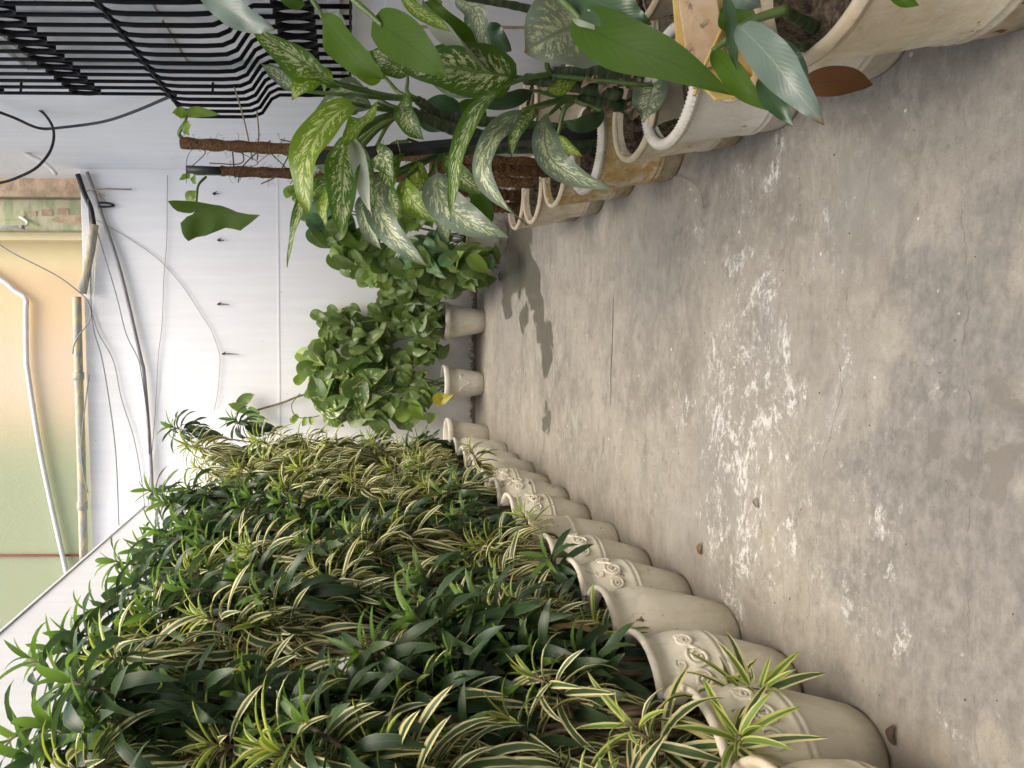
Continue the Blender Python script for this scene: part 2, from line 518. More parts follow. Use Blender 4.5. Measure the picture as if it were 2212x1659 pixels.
def build_materials():
    mat_floor()
    mat_paint()
    mat_pot('pot_cream')
    mat_pot('pot_worn', (0.66, 0.62, 0.50), 0.32, 1.0, 1.0)
    mat_pot('pot_rim_dirty', (0.47, 0.42, 0.32), 0.2, 1.0, 1.5)
    mat_pot('pot_rope', (0.62, 0.60, 0.53), 0.0, 0.8, 0.9)
    mat_pot('pot_ivory', (0.70, 0.68, 0.60), 0.0, 0.5, 0.5)
    mat_pot('pot_rust', (0.66, 0.59, 0.44), 0.95, 0.8, 0.7)
    mat_pot('pot_back', (0.66, 0.64, 0.57), 0.0, 0.25, 0.5)
    leaf_mat('dracaena_green', c_dgreen(False), (0.075, 0.115, 0.075), 0.36, 0.22, (0.14, 0.28, 0.02))
    leaf_mat('dracaena_green_young', c_dgreen(True), (0.15, 0.24, 0.08), 0.38, 0.32, (0.25, 0.42, 0.03))
    leaf_mat('dracaena_gold', c_dvar(False), None, 0.45, 0.22, (0.36, 0.42, 0.08))
    leaf_mat('dracaena_gold_young', c_dvar(True), None, 0.45, 0.32, (0.4, 0.5, 0.05))
    leaf_mat('dieffenbachia_green', c_dief('green'), (0.12, 0.17, 0.07), 0.40, 0.33, (0.28, 0.45, 0.02), bump='vein')
    leaf_mat('dieffenbachia_grey', c_dief('grey'), (0.22, 0.25, 0.20), 0.36, 0.18, (0.2, 0.35, 0.05), 0.5, bump='vein')
    leaf_mat('dieffenbachia_sky_sheen', c_dief('pale'), (0.22, 0.25, 0.20), 0.36, 0.15, (0.2, 0.35, 0.05), 0.5, bump='vein')
    leaf_mat('dieffenbachia_lime', c_dief('lime'), (0.2, 0.27, 0.06), 0.42, 0.4, (0.4, 0.55, 0.02), bump='vein')
    leaf_mat('philodendron_green', c_plain((0.030, 0.068, 0.006), (0.060, 0.112, 0.010)), (0.08, 0.12, 0.03), 0.5, 0.22, (0.16, 0.30, 0.0), 0.14, bump='vein')
    leaf_mat('philodendron_dark', c_plain((0.022, 0.055, 0.022), (0.045, 0.088, 0.035), (0.07, 0.11, 0.05)), (0.07, 0.10, 0.06), 0.3, 0.12, (0.1, 0.2, 0.02), 0.5, bump='vein')
    leaf_mat('philodendron_silver', c_plain((0.10, 0.145, 0.11), (0.15, 0.195, 0.15), (0.24, 0.28, 0.18)), (0.12, 0.16, 0.11), 0.34, 0.1, (0.15, 0.25, 0.05), 0.5, bump='vein')
    leaf_mat('leaf_underside', c_plain((0.33, 0.36, 0.28), (0.46, 0.48, 0.39), (0.5, 0.5, 0.42)), (0.06, 0.11, 0.02), 0.4, 0.15, (0.4, 0.5, 0.2), bump='vein')
    leaf_mat('pothos_green', c_plain((0.062, 0.105, 0.022), (0.175, 0.240, 0.070), (0.17, 0.23, 0.08)), (0.13, 0.19, 0.08), 0.36, 0.25, (0.25, 0.42, 0.03))
    leaf_mat('pothos_lime', c_plain((0.12, 0.20, 0.03), (0.22, 0.31, 0.06), (0.24, 0.32, 0.09)), (0.17, 0.26, 0.08), 0.38, 0.35, (0.35, 0.55, 0.03))
    leaf_mat('pothos_golden', c_golden, (0.17, 0.24, 0.09), 0.36, 0.25, (0.35, 0.45, 0.05))
    leaf_mat('teal_leaf', c_plain((0.070, 0.150, 0.055), (0.120, 0.220, 0.085), (0.16, 0.26, 0.10)), (0.12, 0.2, 0.1), 0.42, 0.22, (0.2, 0.4, 0.1), bump='vein')
    leaf_mat('yellow_leaf', c_plain((0.38, 0.36, 0.05), (0.50, 0.45, 0.07), (0.35, 0.25, 0.05)), (0.4, 0.36, 0.08), 0.5, 0.3, (0.6, 0.5, 0.05))
    leaf_mat('dead_leaf', c_plain((0.115, 0.05, 0.014), (0.19, 0.085, 0.02), (0.08, 0.03, 0.01)), (0.15, 0.08, 0.03), 0.45, 0.12, (0.3, 0.12, 0.02), bump='vein')
    leaf_mat('dracaena_dry', c_plain((0.20, 0.14, 0.06), (0.36, 0.28, 0.13), (0.3, 0.22, 0.1)), None, 0.7, 0.15, (0.4, 0.3, 0.1), 0.2)
    # bark, stems, soil
    t = NT('stem_bark')
    o = t.pos()
    n = t.noise(t.mapv(o, (60, 60, 12)), 1.0, 5)
    t.base(t.mix(t.ramp(n, 0.3, 0.7), (0.10, 0.075, 0.045), (0.24, 0.19, 0.12)), 0.8, 0.2)
    t.bump(n, 0.5, 0.004)
    M['bark'] = t.m
    t = NT('green_stem')
    n = t.noise(t.mapv(t.pos(), (9, 9, 9)), 1.0, 4)
    t.base(t.mix(t.ramp(n, 0.3, 0.7), (0.06, 0.11, 0.025), (0.12, 0.18, 0.05)), 0.45, 0.4)
    M['green_stem'] = t.m
    t = NT('ringed_stem')
    n = t.noise(t.mapv(t.pos(), (14, 14, 60)), 1.0, 4)
    t.base(t.mix(t.ramp(n, 0.4, 0.65), (0.035, 0.06, 0.025), (0.10, 0.12, 0.06)), 0.6, 0.3)
    t.bump(n, 0.5, 0.005)
    M['ringed_stem'] = t.m
    t = NT('dry_soil')
    n = t.noise(t.pos(), 45, 8, 0.7)
    n2 = t.noise(t.pos(), 14, 5)
    t.base(t.mix(t.ramp(n, 0.35, 0.68), (0.045, 0.033, 0.022), t.mix(n2, (0.15, 0.115, 0.075), (0.24, 0.19, 0.13))), 0.95, 0.1)
    t.bump(n, 0.9, 0.02)
    M['soil'] = t.m
    t = NT('coir_fibre')
    n = t.noise(t.mapv(t.pos(), (70, 70, 180)), 1.0, 6, 0.7)
    n2 = t.noise(t.pos(), 14, 4)
    t.base(t.mix(t.ramp(n, 0.3, 0.72), (0.045, 0.022, 0.011), t.mix(n2, (0.17, 0.095, 0.045), (0.28, 0.17, 0.085))), 0.95, 0.1)
    t.bump(n, 0.9, 0.01)
    M['coir'] = t.m
    simple('fibre', (0.20, 0.12, 0.06), 0.9, 0.1)
    simple('black_paint', (0.006, 0.006, 0.0065), 0.6, 0.15, 0.0, 0.4, 60, .3, 120)
    simple('black_plastic', (0.022, 0.023, 0.026), 0.5, 0.4, 0.0, 0.2, 20)
    simple('cable_black', (0.015, 0.014, 0.016), 0.5, 0.4)
    simple('cable_grey', (0.22, 0.22, 0.225), 0.6, 0.3)
    simple('cable_white', (0.55, 0.55, 0.53), 0.6, 0.3)
    simple('pipe_white', (0.66, 0.67, 0.69), 0.45, 0.4, 0, 0.06, 6)
    simple('pipe_cream', (0.66, 0.64, 0.56), 0.5, 0.35, 0, 0.08, 8)
    simple('twine', (0.34, 0.27, 0.2), 0.9, 0.1)
    simple('red_paint', (0.20, 0.035, 0.03), 0.6, 0.3)
    simple('window_frame_paint', (0.55, 0.55, 0.53), 0.5, 0.35, 0, 0.08)
    simple('dark_twig', (0.07, 0.045, 0.035), 0.9, 0.1)
    simple('chalk', (0.62, 0.61, 0.58), 0.9, 0.1)
    t = NT('dusty_pane')
    n = t.noise(t.pos(), 3.5, 5)
    t.base(t.mix(t.ramp(n, 0.3, 0.7), (0.60, 0.61, 0.59), (0.74, 0.74, 0.71)), 0.22, 0.5)
    M['pane'] = t.m
    t = NT('weathered_conduit')
    n = t.noise(t.mapv(t.pos(), (3, 14, 14)), 2.0, 6, 0.65, 0.5)
    n2 = t.noise(t.pos(), 40, 4)
    c = t.mix(t.ramp(n, 0.44, 0.56), (0.50, 0.43, 0.25), (0.30, 0.315, 0.31))
    c = t.mix(t.mul(t.ramp(n2, 0.6, 0.7), 0.5), c, (0.2, 0.17, 0.1))
    t.base(c, 0.65, 0.25)
    M['conduit'] = t.m
    # neighbour's wall: peach, green towards the far side, light's soft blend painted in
    t = NT('peach_and_green_painted_glow')
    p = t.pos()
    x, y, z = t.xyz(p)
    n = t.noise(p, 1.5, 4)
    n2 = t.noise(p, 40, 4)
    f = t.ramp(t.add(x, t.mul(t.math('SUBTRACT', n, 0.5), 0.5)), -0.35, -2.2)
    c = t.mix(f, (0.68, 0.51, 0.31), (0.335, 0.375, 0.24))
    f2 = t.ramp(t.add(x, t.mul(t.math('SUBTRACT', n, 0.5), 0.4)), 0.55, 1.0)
    c = t.mix(t.mul(f2, 0.8), c, (0.84, 0.74, 0.44))  # sunlit end painted into the wall as brighter cream
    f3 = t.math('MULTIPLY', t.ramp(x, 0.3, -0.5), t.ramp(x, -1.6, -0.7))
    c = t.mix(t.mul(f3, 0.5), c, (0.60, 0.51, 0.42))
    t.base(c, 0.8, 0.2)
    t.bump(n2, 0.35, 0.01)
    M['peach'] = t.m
    t = NT('flaking_green_paint')
    p = t.pos()
    n = t.noise(t.mapv(p, (2, 2, 5)), 2.0, 6, 0.6)
    c = t.mix(t.ramp(n, 0.38, 0.62), (0.34, 0.38, 0.22), (0.52, 0.50, 0.34))
    t.base(c, 0.8, 0.2)
    M['green_paint'] = t.m
    t = NT('rough_render')
    p = t.pos()
    n = t.noise(p, 6, 8, 0.7)
    c = t.mix(t.ramp(n, 0.35, 0.65), (0.38, 0.29, 0.20), (0.60, 0.47, 0.33))
    c = t.mix(t.mul(t.ramp(t.noise(p, 2.2, 8, 0.75, 1.5), 0.56, 0.62), 0.6), c, (0.30, 0.235, 0.165))
    t.base(c, 0.95, 0.1)
    t.bump(n, 0.8, 0.03)
    M['render'] = t.m
    t = NT('yellow_plastic')
    n = t.noise(t.pos(), 9, 5)
    t.base(t.mix(t.ramp(n, 0.35, 0.7), (0.50, 0.33, 0.09), (0.60, 0.44, 0.16)), 0.4, 0.4)
    M['yellow_plastic'] = t.m
    t = NT('stained_board')
    n = t.noise(t.pos(), 11, 7, 0.65, 0.7)
    n2 = t.noise(t.mapv(t.pos(), (1, 1, 1), (5, 2, 1)), 16, 6, 0.7)
    c = t.mix(t.ramp(n, 0.4, 0.7), (0.48, 0.33, 0.18), (0.54, 0.42, 0.28))
    c = t.mix(t.mul(t.ramp(n2, 0.58, 0.66), 0.75), c, (0.14, 0.10, 0.08))
    t.base(c, 0.55, 0.3)
    M['board'] = t.m


build_materials()


# ------------------------------------------------------------------ mesh helpers
class MB:
    def __init__(self):
        self.v, self.f, self.uv = [], [], []

    def tube(self, pts, rad, n=8, cap=True, squash=None):
        pts = [V(p) for p in pts]
        if not isinstance(rad, (list, tuple)):
            rad = [rad] * len(pts)
        base = len(self.v)
        prev = None
        for i, p in enumerate(pts):
            a = pts[max(i - 1, 0)]
            b = pts[min(i + 1, len(pts) - 1)]
            t = (b - a)
            t = t.normalized() if t.length > 1e-9 else V((0, 0, 1))
            if prev is None:
                u = t.orthogonal().normalized()
            else:
                u = (prev - t * prev.dot(t))
                u = u.normalized() if u.length > 1e-6 else t.orthogonal().normalized()
            prev = u
            w2 = t.cross(u)
            for k in range(n):
                an = 2 * PI * k / n
                self.v.append(p + (u * math.cos(an) + w2 * math.sin(an)) * rad[i])
        for i in range(len(pts) - 1):
            for k in range(n):
                a = base + i * n + k
                b = base + i * n + (k + 1) % n
                self.f.append((a, b, b + n, a + n))
        if cap:
            self.f.append(tuple(base + k for k in reversed(range(n))))
            self.f.append(tuple(base + (len(pts) - 1) * n + k for k in range(n)))
        return self

    def box(self, lo, hi):
        b = len(self.v)
        x0, y0, z0 = lo
        x1, y1, z1 = hi
        for z in (z0, z1):
            for (x, y) in ((x0, y0), (x1, y0), (x1, y1), (x0, y1)):
                self.v.append(V((x, y, z)))
        for q in ((3, 2, 1, 0), (4, 5, 6, 7), (0, 1, 5, 4), (1, 2, 6, 5), (2, 3, 7, 6), (3, 0, 4, 7)):
            self.f.append(tuple(b + i for i in q))
        return self

    def lathe(self, prof, n=40, wob=0.0, seed=0.0):
        b = len(self.v)
        for i, (r, z) in enumerate(prof):
            for k in range(n):
                a = 2 * PI * k / n
                rr = r
                if wob:
                    rr = r * (1 + wob * mnoise.noise(V((math.cos(a) * 2 + seed, math.sin(a) * 2, z * 9))))
                self.v.append(V((rr * math.cos(a), rr * math.sin(a), z)))
        for i in range(len(prof) - 1):
            for k in range(n):
                a = b + i * n + k
                c = b + i * n + (k + 1) % n
                self.f.append((a, c, c + n, a + n))
        return self

    def grid(self, rows, uvs=None):
        b = len(self.v)
        m = len(rows[0])
        for r in rows:
            self.v.extend(r)
        for i in range(len(rows) - 1):
            for k in range(m - 1):
                a = b + i * m + k
                self.f.append((a, a + 1, a + 1 + m, a + m))
                if uvs:
                    self.uv.append((uvs[i][k], uvs[i][k + 1], uvs[i + 1][k + 1], uvs[i + 1][k]))
        return self

    def mesh(self, name, mat, smooth=True):
        me = bpy.data.meshes.new(name)
        me.from_pydata([tuple(x) for x in self.v], [], self.f)
        if self.uv:
            l = me.uv_layers.new(name='UVMap')
            flat = []
            for q in self.uv:
                for c in q:
                    flat.extend(c)
            l.data.foreach_set('uv', flat)
        if mat is not None:
            for m in (mat if isinstance(mat, (list, tuple)) else [mat]):
                me.materials.append(M[m] if isinstance(m, str) else m)
        if smooth:
            me.polygons.foreach_set('use_smooth', [True] * len(me.polygons))
        me.update()
        return me

    def build(self, name, mat, parent=None, smooth=True, loc=None):
        return link(name, self.mesh(name, mat, smooth), parent, loc)


def link(name, me, parent=None, loc=None):
    o = bpy.data.objects.new(name, me)
    COL.objects.link(o)
    if parent is not None:
        o.parent = parent
    if loc is not None:
        o.location = loc
    return o


def tag(o, label=None, cat=None, group=None, kind=None):
    if label:
        o['label'] = label
    if cat:
        o['category'] = cat
    if group:
        o['group'] = group
    if kind:
        o['kind'] = kind
    return o


def thing(name, label, cat, loc=(0, 0, 0), group=None):
    o = link(name, None, None, loc)
    o.empty_display_size = 0.1
    return tag(o, label, cat, group)


def bevel(o, w=0.01, seg=2):
    m = o.modifiers.new('bevel', 'BEVEL')
    m.width = w
    m.segments = seg
    m.limit_method = 'ANGLE'
    return o


def smooth_path(pts, k=6):
    """Catmull-Rom through the points"""
    pts = [V(p) for p in pts]
    if len(pts) < 3:
        return pts
    P = [pts[0] * 2 - pts[1]] + pts + [pts[-1] * 2 - pts[-2]]
    out = []
    for i in range(1, len(P) - 2):
        a, b, c, d = P[i - 1], P[i], P[i + 1], P[i + 2]
        for j in range(k):
            t = j / k
            out.append(0.5 * ((2 * b) + (c - a) * t + (2 * a - 5 * b + 4 * c - d) * t * t + (3 * b - a - 3 * c + d) * t ** 3))
    out.append(pts[-1])
    return out


# ------------------------------------------------------------------ setting: floor and walls
D = 8.0            # back wall
XL, XR = -2.12, 1.80
ZL = 3.92          # top of the low side wall
ZB = 4.56          # top of the back wall
tag(MB().grid([[V((x, y, 0)) for x in (-14, -6, -2, 0, 2, 6, 14)] for y in (-10, -4, 0, 4, 8, 14, 24)]).build('floor', 'floor', smooth=False), kind='structure')


def wall(name, lo, hi, label, cat='wall', mat='white', bev=0.008):
    o = MB().box(lo, hi).build(name, mat, smooth=False)
    bevel(o, bev, 2)
    return tag(o, label, cat)


bw = wall('back_wall', (-6.0, D, -0.05), (2.2, D + 0.22, ZB), 'tall white painted wall closing the far end of the courtyard')
# the faint plaster joint across the back wall and its side crack
MB().box((-2.1, D - 0.004, 2.305), (1.795, D + 0.01, 2.325)).build('plaster_joint', 'white', bw, False)
lw = wall('side_wall', (XL - 0.2, -3.0, -0.05), (XL, D - 0.002, ZL), 'white painted boundary wall behind the dracaena row')
MB().box((XL - 0.215, -3.0, ZL), (XL + 0.012, D - 0.004, ZL + 0.02)).build('coping', 'white', lw, False)
# house wall on the other side, with the window opening behind the grille
WY0, WY1, WZ0, WZ1 = 2.6, 5.0, 1.62, 3.75
hw = thing('house_wall', 'white painted house wall beside the dieffenbachia row, with a barred window', 'wall', (XR, 0, 0))
for k, (a, b) in enumerate((((0, -3.0, -0.05), (0.3, WY0, 6.6)), ((0, WY1, -0.05), (0.3, D + 0.5, 6.6)), ((0, WY0, -0.05), (0.3, WY1, WZ0)), ((0, WY0, WZ1), (0.3, WY1, 6.6)))):
    MB().box(a, b).build('wall_section', 'white', hw, False)
MB().box((-0.045, -3.0, -0.05), (-0.002, 4.12, 1.30)).build('plinth', 'white', hw, False)
MB().box((-0.03, 4.123, -0.05), (-0.001, 4.20, 1.32)).build('grimy_joint', 'render', hw, False)
MB().box((-0.06, WY0 - 0.1, WZ0 - 0.07), (0.14, WY1 + 0.1, WZ0 - 0.003)).build('sill', 'white', hw, False)
win = thing('window', 'white framed window with pale dusty panes behind the black grille', 'window', (XR + 0.03, 0, 0))
f = MB()
for y in (WY0, WY0 + 0.8, WY0 + 1.6, WY1 - 0.06):
    MB().box((0, y, WZ0), (0.06, y + 0.06, WZ1)).build('frame', 'window_frame_paint', win, False)
for k in range(3):
    y = WY0 + 0.06 + 0.8 * k
    for z in (WZ0, WZ0 + 1.0, WZ1 - 0.06):
        MB().box((0.002, y, z), (0.058, y + 0.74, z + 0.06)).build('frame', 'window_frame_paint', win, False)
    for (z0, z1) in ((WZ0 + .06, WZ0 + 1.0), (WZ0 + 1.06, WZ1 - .06)):
        MB().box((0.02, y + .001, z0 + .001), (0.03, y + .739, z1 - .001)).build('pane', 'pane', win, False)
# the wall behind the photographer
pw = wall('rear_wall', (-2.6, -3.3, -0.05), (XR + 0.3, -3.02, 3.9), 'plain white wall behind the viewer')

# ------------------------------------------------------------------ neighbour's house over the back wall
YN = 9.4
nb = thing('neighbouring_house', 'peach and green house wall with painted-in glow rising behind the white back wall', 'house', (0, YN, 0))
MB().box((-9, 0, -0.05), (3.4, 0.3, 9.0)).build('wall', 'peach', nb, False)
x0 = atY(100, 498, 8.9).x
x1 = atY(100, 432, 8.9).x
b = MB().box((x0, -0.5, -0.05), (x1 + 0.02, -0.001, 9.0)).build('green_pilaster', 'green_paint', nb, False)
bevel(b, 0.03, 3)
MB().box((x1 + 0.021, -0.62, -0.05), (3.4, -0.002, 9.0)).build('rough_column', 'render', nb, False)
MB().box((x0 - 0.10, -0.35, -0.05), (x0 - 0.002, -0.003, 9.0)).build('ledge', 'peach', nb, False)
for (px, py, s) in ((136, 457, .07), (102, 459, .07), (70, 461, .055), (48, 463, .04)):
    p = atY(px, py, YN - 0.505)
    MB().box((p.x - s * .6, -0.508, p.z - s), (p.x + s * .6, -0.5005, p.z + s)).build('bare_patch', 'render', nb, False)
p = atY(30, 466, YN - .505)
MB().box((p.x - .05, -0.509, p.z - .13), (p.x + .05, -0.5003, p.z + .13)).build('bare_patch', 'green_paint', nb, False)
mb = MB()
p0 = atY(102, 473, YN - .505)
mb.v = [V((p0.x - .01 + dx * .09, -0.507, p0.z - dz)) for dx, dz in ((0, 0), (.45, .15), (.75, .4), (.8, .62), (-.8, .62), (-.7, .35), (-.35, .12))]
mb.f = [tuple(range(7))]
mb.build('bare_patch', 'render', nb, False)
p = atY(95, 1199, YN - .03)
tag(MB().tube([(p.x + .02, YN - .03, 3.0), (p.x - .005, YN - .03, 5.0), (p.x + .005, YN - .03, 8.6)], 0.016, 8).build('red_conduit', 'red_paint'),
    'thin dark red conduit running up the green part of the neighbouring wall', 'conduit')
# tube lamp on the neighbour's ledge
tl = thing('tube_lamp', 'white fluorescent tube on an arm on the peach neighbouring wall', 'lamp', atY(40, 478, 8.75))
pa, pb = atY(-90, 489, 8.75), atY(52, 491, 8.75)
o_ = V(tl.location)
MB().tube([pa - o_, pb - o_], 0.02, 10).build('tube', 'pipe_white', tl)
MB().tube([pb - o_ + V((0, 0, -.005)), pb - o_ + V((0, 0, .05))], 0.028, 10).build('socket', 'cable_grey', tl)
MB().tube(smooth_path([pb - o_, atY(60, 482, 8.8) - o_, atY(45, 470, 8.9) - o_, atY(18, 462, 8.95) - o_]), 0.018, 8).build('arm', 'pipe_cream', tl)


# ------------------------------------------------------------------ pipes and cables
def pipe(name, pix, r, mat, label, cat, y=None, n=10, k=6, x=None):
    pts = []
    for q in pix:
        if len(q) == 3:
            pts.append(atY(*q))
        else:
            pts.append(atX(q[0], q[1], x) if x is not None else atY(q[0], q[1], y))
    o = MB().tube(smooth_path(pts, k), r, n).build(name, mat)
    return tag(o, label, cat)


pipe('drain_pipe', [(-40, 575), (0, 602), (18, 615), (33, 629), (50, 639), (57, 652), (56, 671), (57, 768), (61, 810), (85, 964), (113, 1100), (145, 1242), (160, 1310)],
     0.034, 'pipe_white', 'white plastic pipe with an elbow crossing the neighbouring wall', 'pipe', YN - 0.07, 12)
cp = thing('conduit_pipe', 'weathered yellow and grey conduit lying along the top of the back wall', 'pipe', (0, D, ZB))
o_ = V(cp.location)
MB().tube([q - o_ for q in smooth_path([atY(166, 641, D - .07), atY(170, 810, D - .07), atY(176, 1000, D - .07), atY(181, 1215, D - .07)], 5)], 0.05, 14).build('long_section', 'conduit', cp)
MB().tube([q - o_ for q in [atY(204, 485, D - .08), atY(196, 540, D - .08), atY(177, 634, D - .08)]], [0.048, .05, .052], 14).build('loose_section', 'conduit', cp)
for py in (812, 1092):
    px = 170 if py < 900 else 178
    MB().tube([atY(px, py - 8, D - .07) - o_, atY(px, py + 8, D - .07) - o_], 0.062, 14).build('coupling', 'conduit', cp)
MB().tube([q - o_ for q in smooth_path([atY(168, 377, D - .05), atY(183, 420, D - .06), atY(196, 450, D - .07), atY(203, 488, D - .08)], 5)], 0.03, 8).build('cable_bundle', 'cable_black', cp)
pipe('grey_conduit', [(188, 372), (200, 405), (222, 470), (261, 590), (303, 768), (312, 815), (325, 981), (330, 1110)], 0.021, 'cable_grey',
     'long grey conduit sagging diagonally across the white back wall', 'conduit', D - .05, 10)
pipe('thin_cable', [(190, 430), (196, 520), (196, 620), (197, 670), (204, 720), (219, 770), (235, 860), (250, 980), (257, 1135)], 0.007, 'cable_grey',
     'thin grey cable dropping down the white back wall to the low side wall', 'cable', D - .09, 6)
pipe('thin_cable', [(204, 480), (222, 540), (252, 640), (272, 720), (296, 770), (304, 800), (318, 900), (322, 980)], 0.006, 'cable_grey',
     'thin cable hugging the long grey conduit on the back wall', 'cable', D - .075, 6)
pipe('thin_cable', [(197, 670), (213, 720), (245, 780), (262, 860), (290, 950), (309, 1060), (312, 1110)], 0.005, 'cable_grey',
     'thin wire slanting between the two conduits on the back wall', 'cable', D - .03, 6)
pipe('thin_cable', [(362, 378), (361, 440), (360, 520), (354, 600), (350, 700), (342, 770), (336, 880), (328, 980), (322, 1050)], 0.0035, 'cable_grey',
     'pale thin wire strung level across the white back wall', 'cable', D - .02, 6)
pipe('thin_cable', [(206, 475), (236, 490), (270, 510), (330, 550), (362, 580), (400, 625), (435, 680), (457, 715), (474, 765), (474, 800), (470, 850), (463, 885)], 0.0035, 'cable_grey',
     'pale wire curving down the back wall to a nail', 'cable', D - .02, 6)
pipe('thin_cable', [(-20, 515), (25, 545), (90, 578), (130, 600), (172, 632), (190, 652), (197, 680), (190, 700), (172, 722), (160, 745), (157, 765)], 0.008, 'cable_grey',
     'dark cable sagging over the neighbouring wall and looping round the conduit', 'cable', D - .16, 6)
pipe('thin_cable', [(192, 810), (181, 900), (176, 960), (177, 1000), (184, 1040), (190, 1065)], 0.007, 'cable_grey',
     'dark cable looped behind the conduit on top of the back wall', 'cable', D - .135, 6)
pipe('thin_cable', [(207, 560), (203, 640), (199, 680)], 0.005, 'cable_white', 'short pale tie wire hanging from the loose conduit piece', 'cable', D - .15, 6)
pipe('black_cable', [(-20, 238), (0, 243), (34, 256), (85, 277), (137, 275), (222, 263), (290, 241), (359, 212), (380, 205)], 0.012, 'cable_black',
     'thick black cable swinging from the grille across the white house wall', 'cable', x=1.70, n=8)
pipe('black_cable', [(50, 212), (68, 225), (99, 250), (116, 284), (109, 325), (79, 362), (34, 385), (0, 395), (-25, 398)], 0.012, 'cable_black',
     'black cable curling in a loop in front of the white house wall', 'cable', y=5.9, n=8)
pipe('pipe_stub', [(-15, 288), (0, 294), (22, 310), (68, 338), (100, 355), (122, 377)], 0.022, 'pipe_cream',
     'short cream pipe stub bending out beyond the house wall corner', 'pipe', y=7.3, n=10)
# ties, nails and dried insects or twigs stuck on the back wall
tw = thing('cable_tie', 'frayed string tying the cables high on the back wall', 'string', atY(207, 410, D - .03))
o_ = V(tw.location)
MB().tube([atY(183, 414, D - .06) - o_, atY(205, 408, D - .08) - o_, atY(240, 408, D - .05) - o_, atY(284, 409, D - .03) - o_], 0.008, 6).build('string', 'twine', tw)
for k in range(5):
    a = atY(208, 412, D - .08) - o_
    MB().tube([a, a + V((random.uniform(-.12, .02), random.uniform(-.02, .02), random.uniform(-.1, -.02)))], .006, 5).build('frayed_end', 'twine', tw)
tw = thing('cable_clip', 'black looped tape holding the grey conduit to the wall', 'cable tie', atY(216, 443, D - .05))
o_ = V(tw.location)
MB().tube([q - o_ for q in smooth_path([atY(211, 438, D - .07), atY(230, 438, D - .05), atY(247, 444, D - .03), atY(228, 447, D - .05), atY(212, 446, D - .07)], 4)], 0.012, 6).build('tape_loop', 'cable_black', tw)
for i, (px, py, lab) in enumerate(((474, 520, 'dry twig stuck on the back wall beside the arrow-shaped leaf'), (474, 658, 'dry twig stuck on the middle of the white back wall'),
                                   (484, 765, 'nail with a twig where the curving wire ends on the back wall'), (464, 420, 'small dark clod on the back wall above the arrow-shaped leaf'))):
    p = atY(px, py, D - .005)
    t_ = thing('wall_twig', lab, 'twig', p, 'twigs stuck on the back wall')
    MB().tube([(0, 0, 0), (.01, -.03, .01), (.0, -.04, -.06 - .06 * (i % 3))], [.012, .008, .003], 6).build('twig', 'dark_twig', t_)
    MB().tube([(0, -.02, .02), (.03, -.03, -.03)], [.01, .003], 5).build('twig', 'dark_twig', t_)
p = atY(520, 265, 6.9)
tag(MB().tube(smooth_path([p + V((0.0, 0, .05)), p + V((0, 0, .0)), p + V((.03, 0, -.035)), p + V((.055, 0, .0)), p + V((.05, 0, .02))], 4), .007, 6).build('wire_hook', 'cable_grey'),
    'small wire hook on the white house wall below the grille belly', 'hook')

# ------------------------------------------------------------------ window grille
GX = 1.72
gr = thing('window_grille', 'black welded bar grille with a bulging belly and hoop rows over the window', 'grille', (GX, 0, 0))
GZ = [(5.2, 0), (2.86, 0), (2.80, .03), (2.73, .13), (2.68, .155), (2.60, .16), (2.30, .16), (2.20, .155), (2.14, .13), (2.07, .03), (2.01, 0), (1.48, 0)]
SP = 0.128
bar_me = MB().tube([V((-d, 0, z)) for z, d in GZ], 0.0125, 8).mesh('bar', 'black_paint')
hoop = MB()
nh = 22
rows = []
for xx, rs in ((-.016, 1), (.016, 1), (.016, .93), (-.016, .93), (-.016, 1)):
    rows.append([V((xx, math.cos(2 * PI * k / nh) * .062 * rs, math.sin(2 * PI * k / nh) * .115 * rs)) for k in range(nh + 1)])
hoop.grid(rows)
hoop_me = hoop.mesh('hoop', 'black_paint')
ys = [5.23 - SP * i for i in range(22)]
for i, y in enumerate(ys):
    link('bar', bar_me, gr, (0, y, 0))
    if i:
        for z in (4.12, 3.42, 1.80):
            link('hoop', hoop_me, gr, (0, y + SP / 2, z))
for (z, d, r_) in ((2.84, -.012, .011), (2.715, .15, .008), (1.49, 0, .013), (4.75, -.012, .011)):
    MB().box((-d - r_, ys[-1] - .05, z - r_ * .6), (-d + r_, 5.245, z + r_ * .6)).build('rail', 'black_paint', gr, False)
for z, y in ((2.5, 5.2), (1.9, 5.2), (3.9, 5.2)):
    MB().tube([(0, y, z), (XR - GX + .02, y + .02, z)], 0.009, 6).build('wall_stay', 'black_paint', gr)


# ------------------------------------------------------------------ pots
def lathe_pot(root, prof, mat, n=44, wob=0.004, seed=0.0, soil_z=None, soil_r=None):
    b = MB().lathe(prof, n, wob, seed).build('body', mat, root)
    m = MB()
    rows = []
    for i in range(7):
        r = soil_r * i / 6
        rows.append([V((r * math.cos(2 * PI * k / 24), r * math.sin(2 * PI * k / 24),
                        soil_z + .018 * mnoise.noise(V((r * 18 * math.cos(2 * PI * k / 24) + seed, r * 18 * math.sin(2 * PI * k / 24), seed))))) for k in range(25)])
    zt = prof[-1][1]
    for zz, rr in ((soil_z + .02, soil_r * .99), (zt + .012, prof[-1][0] - .002), (zt + .032, prof[-2][0] - .0035)):
        if zz > soil_z + .01:
            rows.append([V(((rr - .006 * abs(mnoise.noise(V((k * .8, zz * 60, seed))))) * math.cos(2 * PI * k / 24), (rr - .006 * abs(mnoise.noise(V((k * .8, zz * 60, seed))))) * math.sin(2 * PI * k / 24), zz)) for k in range(25)])
    m.grid(rows)
    m.build('soil', 'soil', root)
    return b


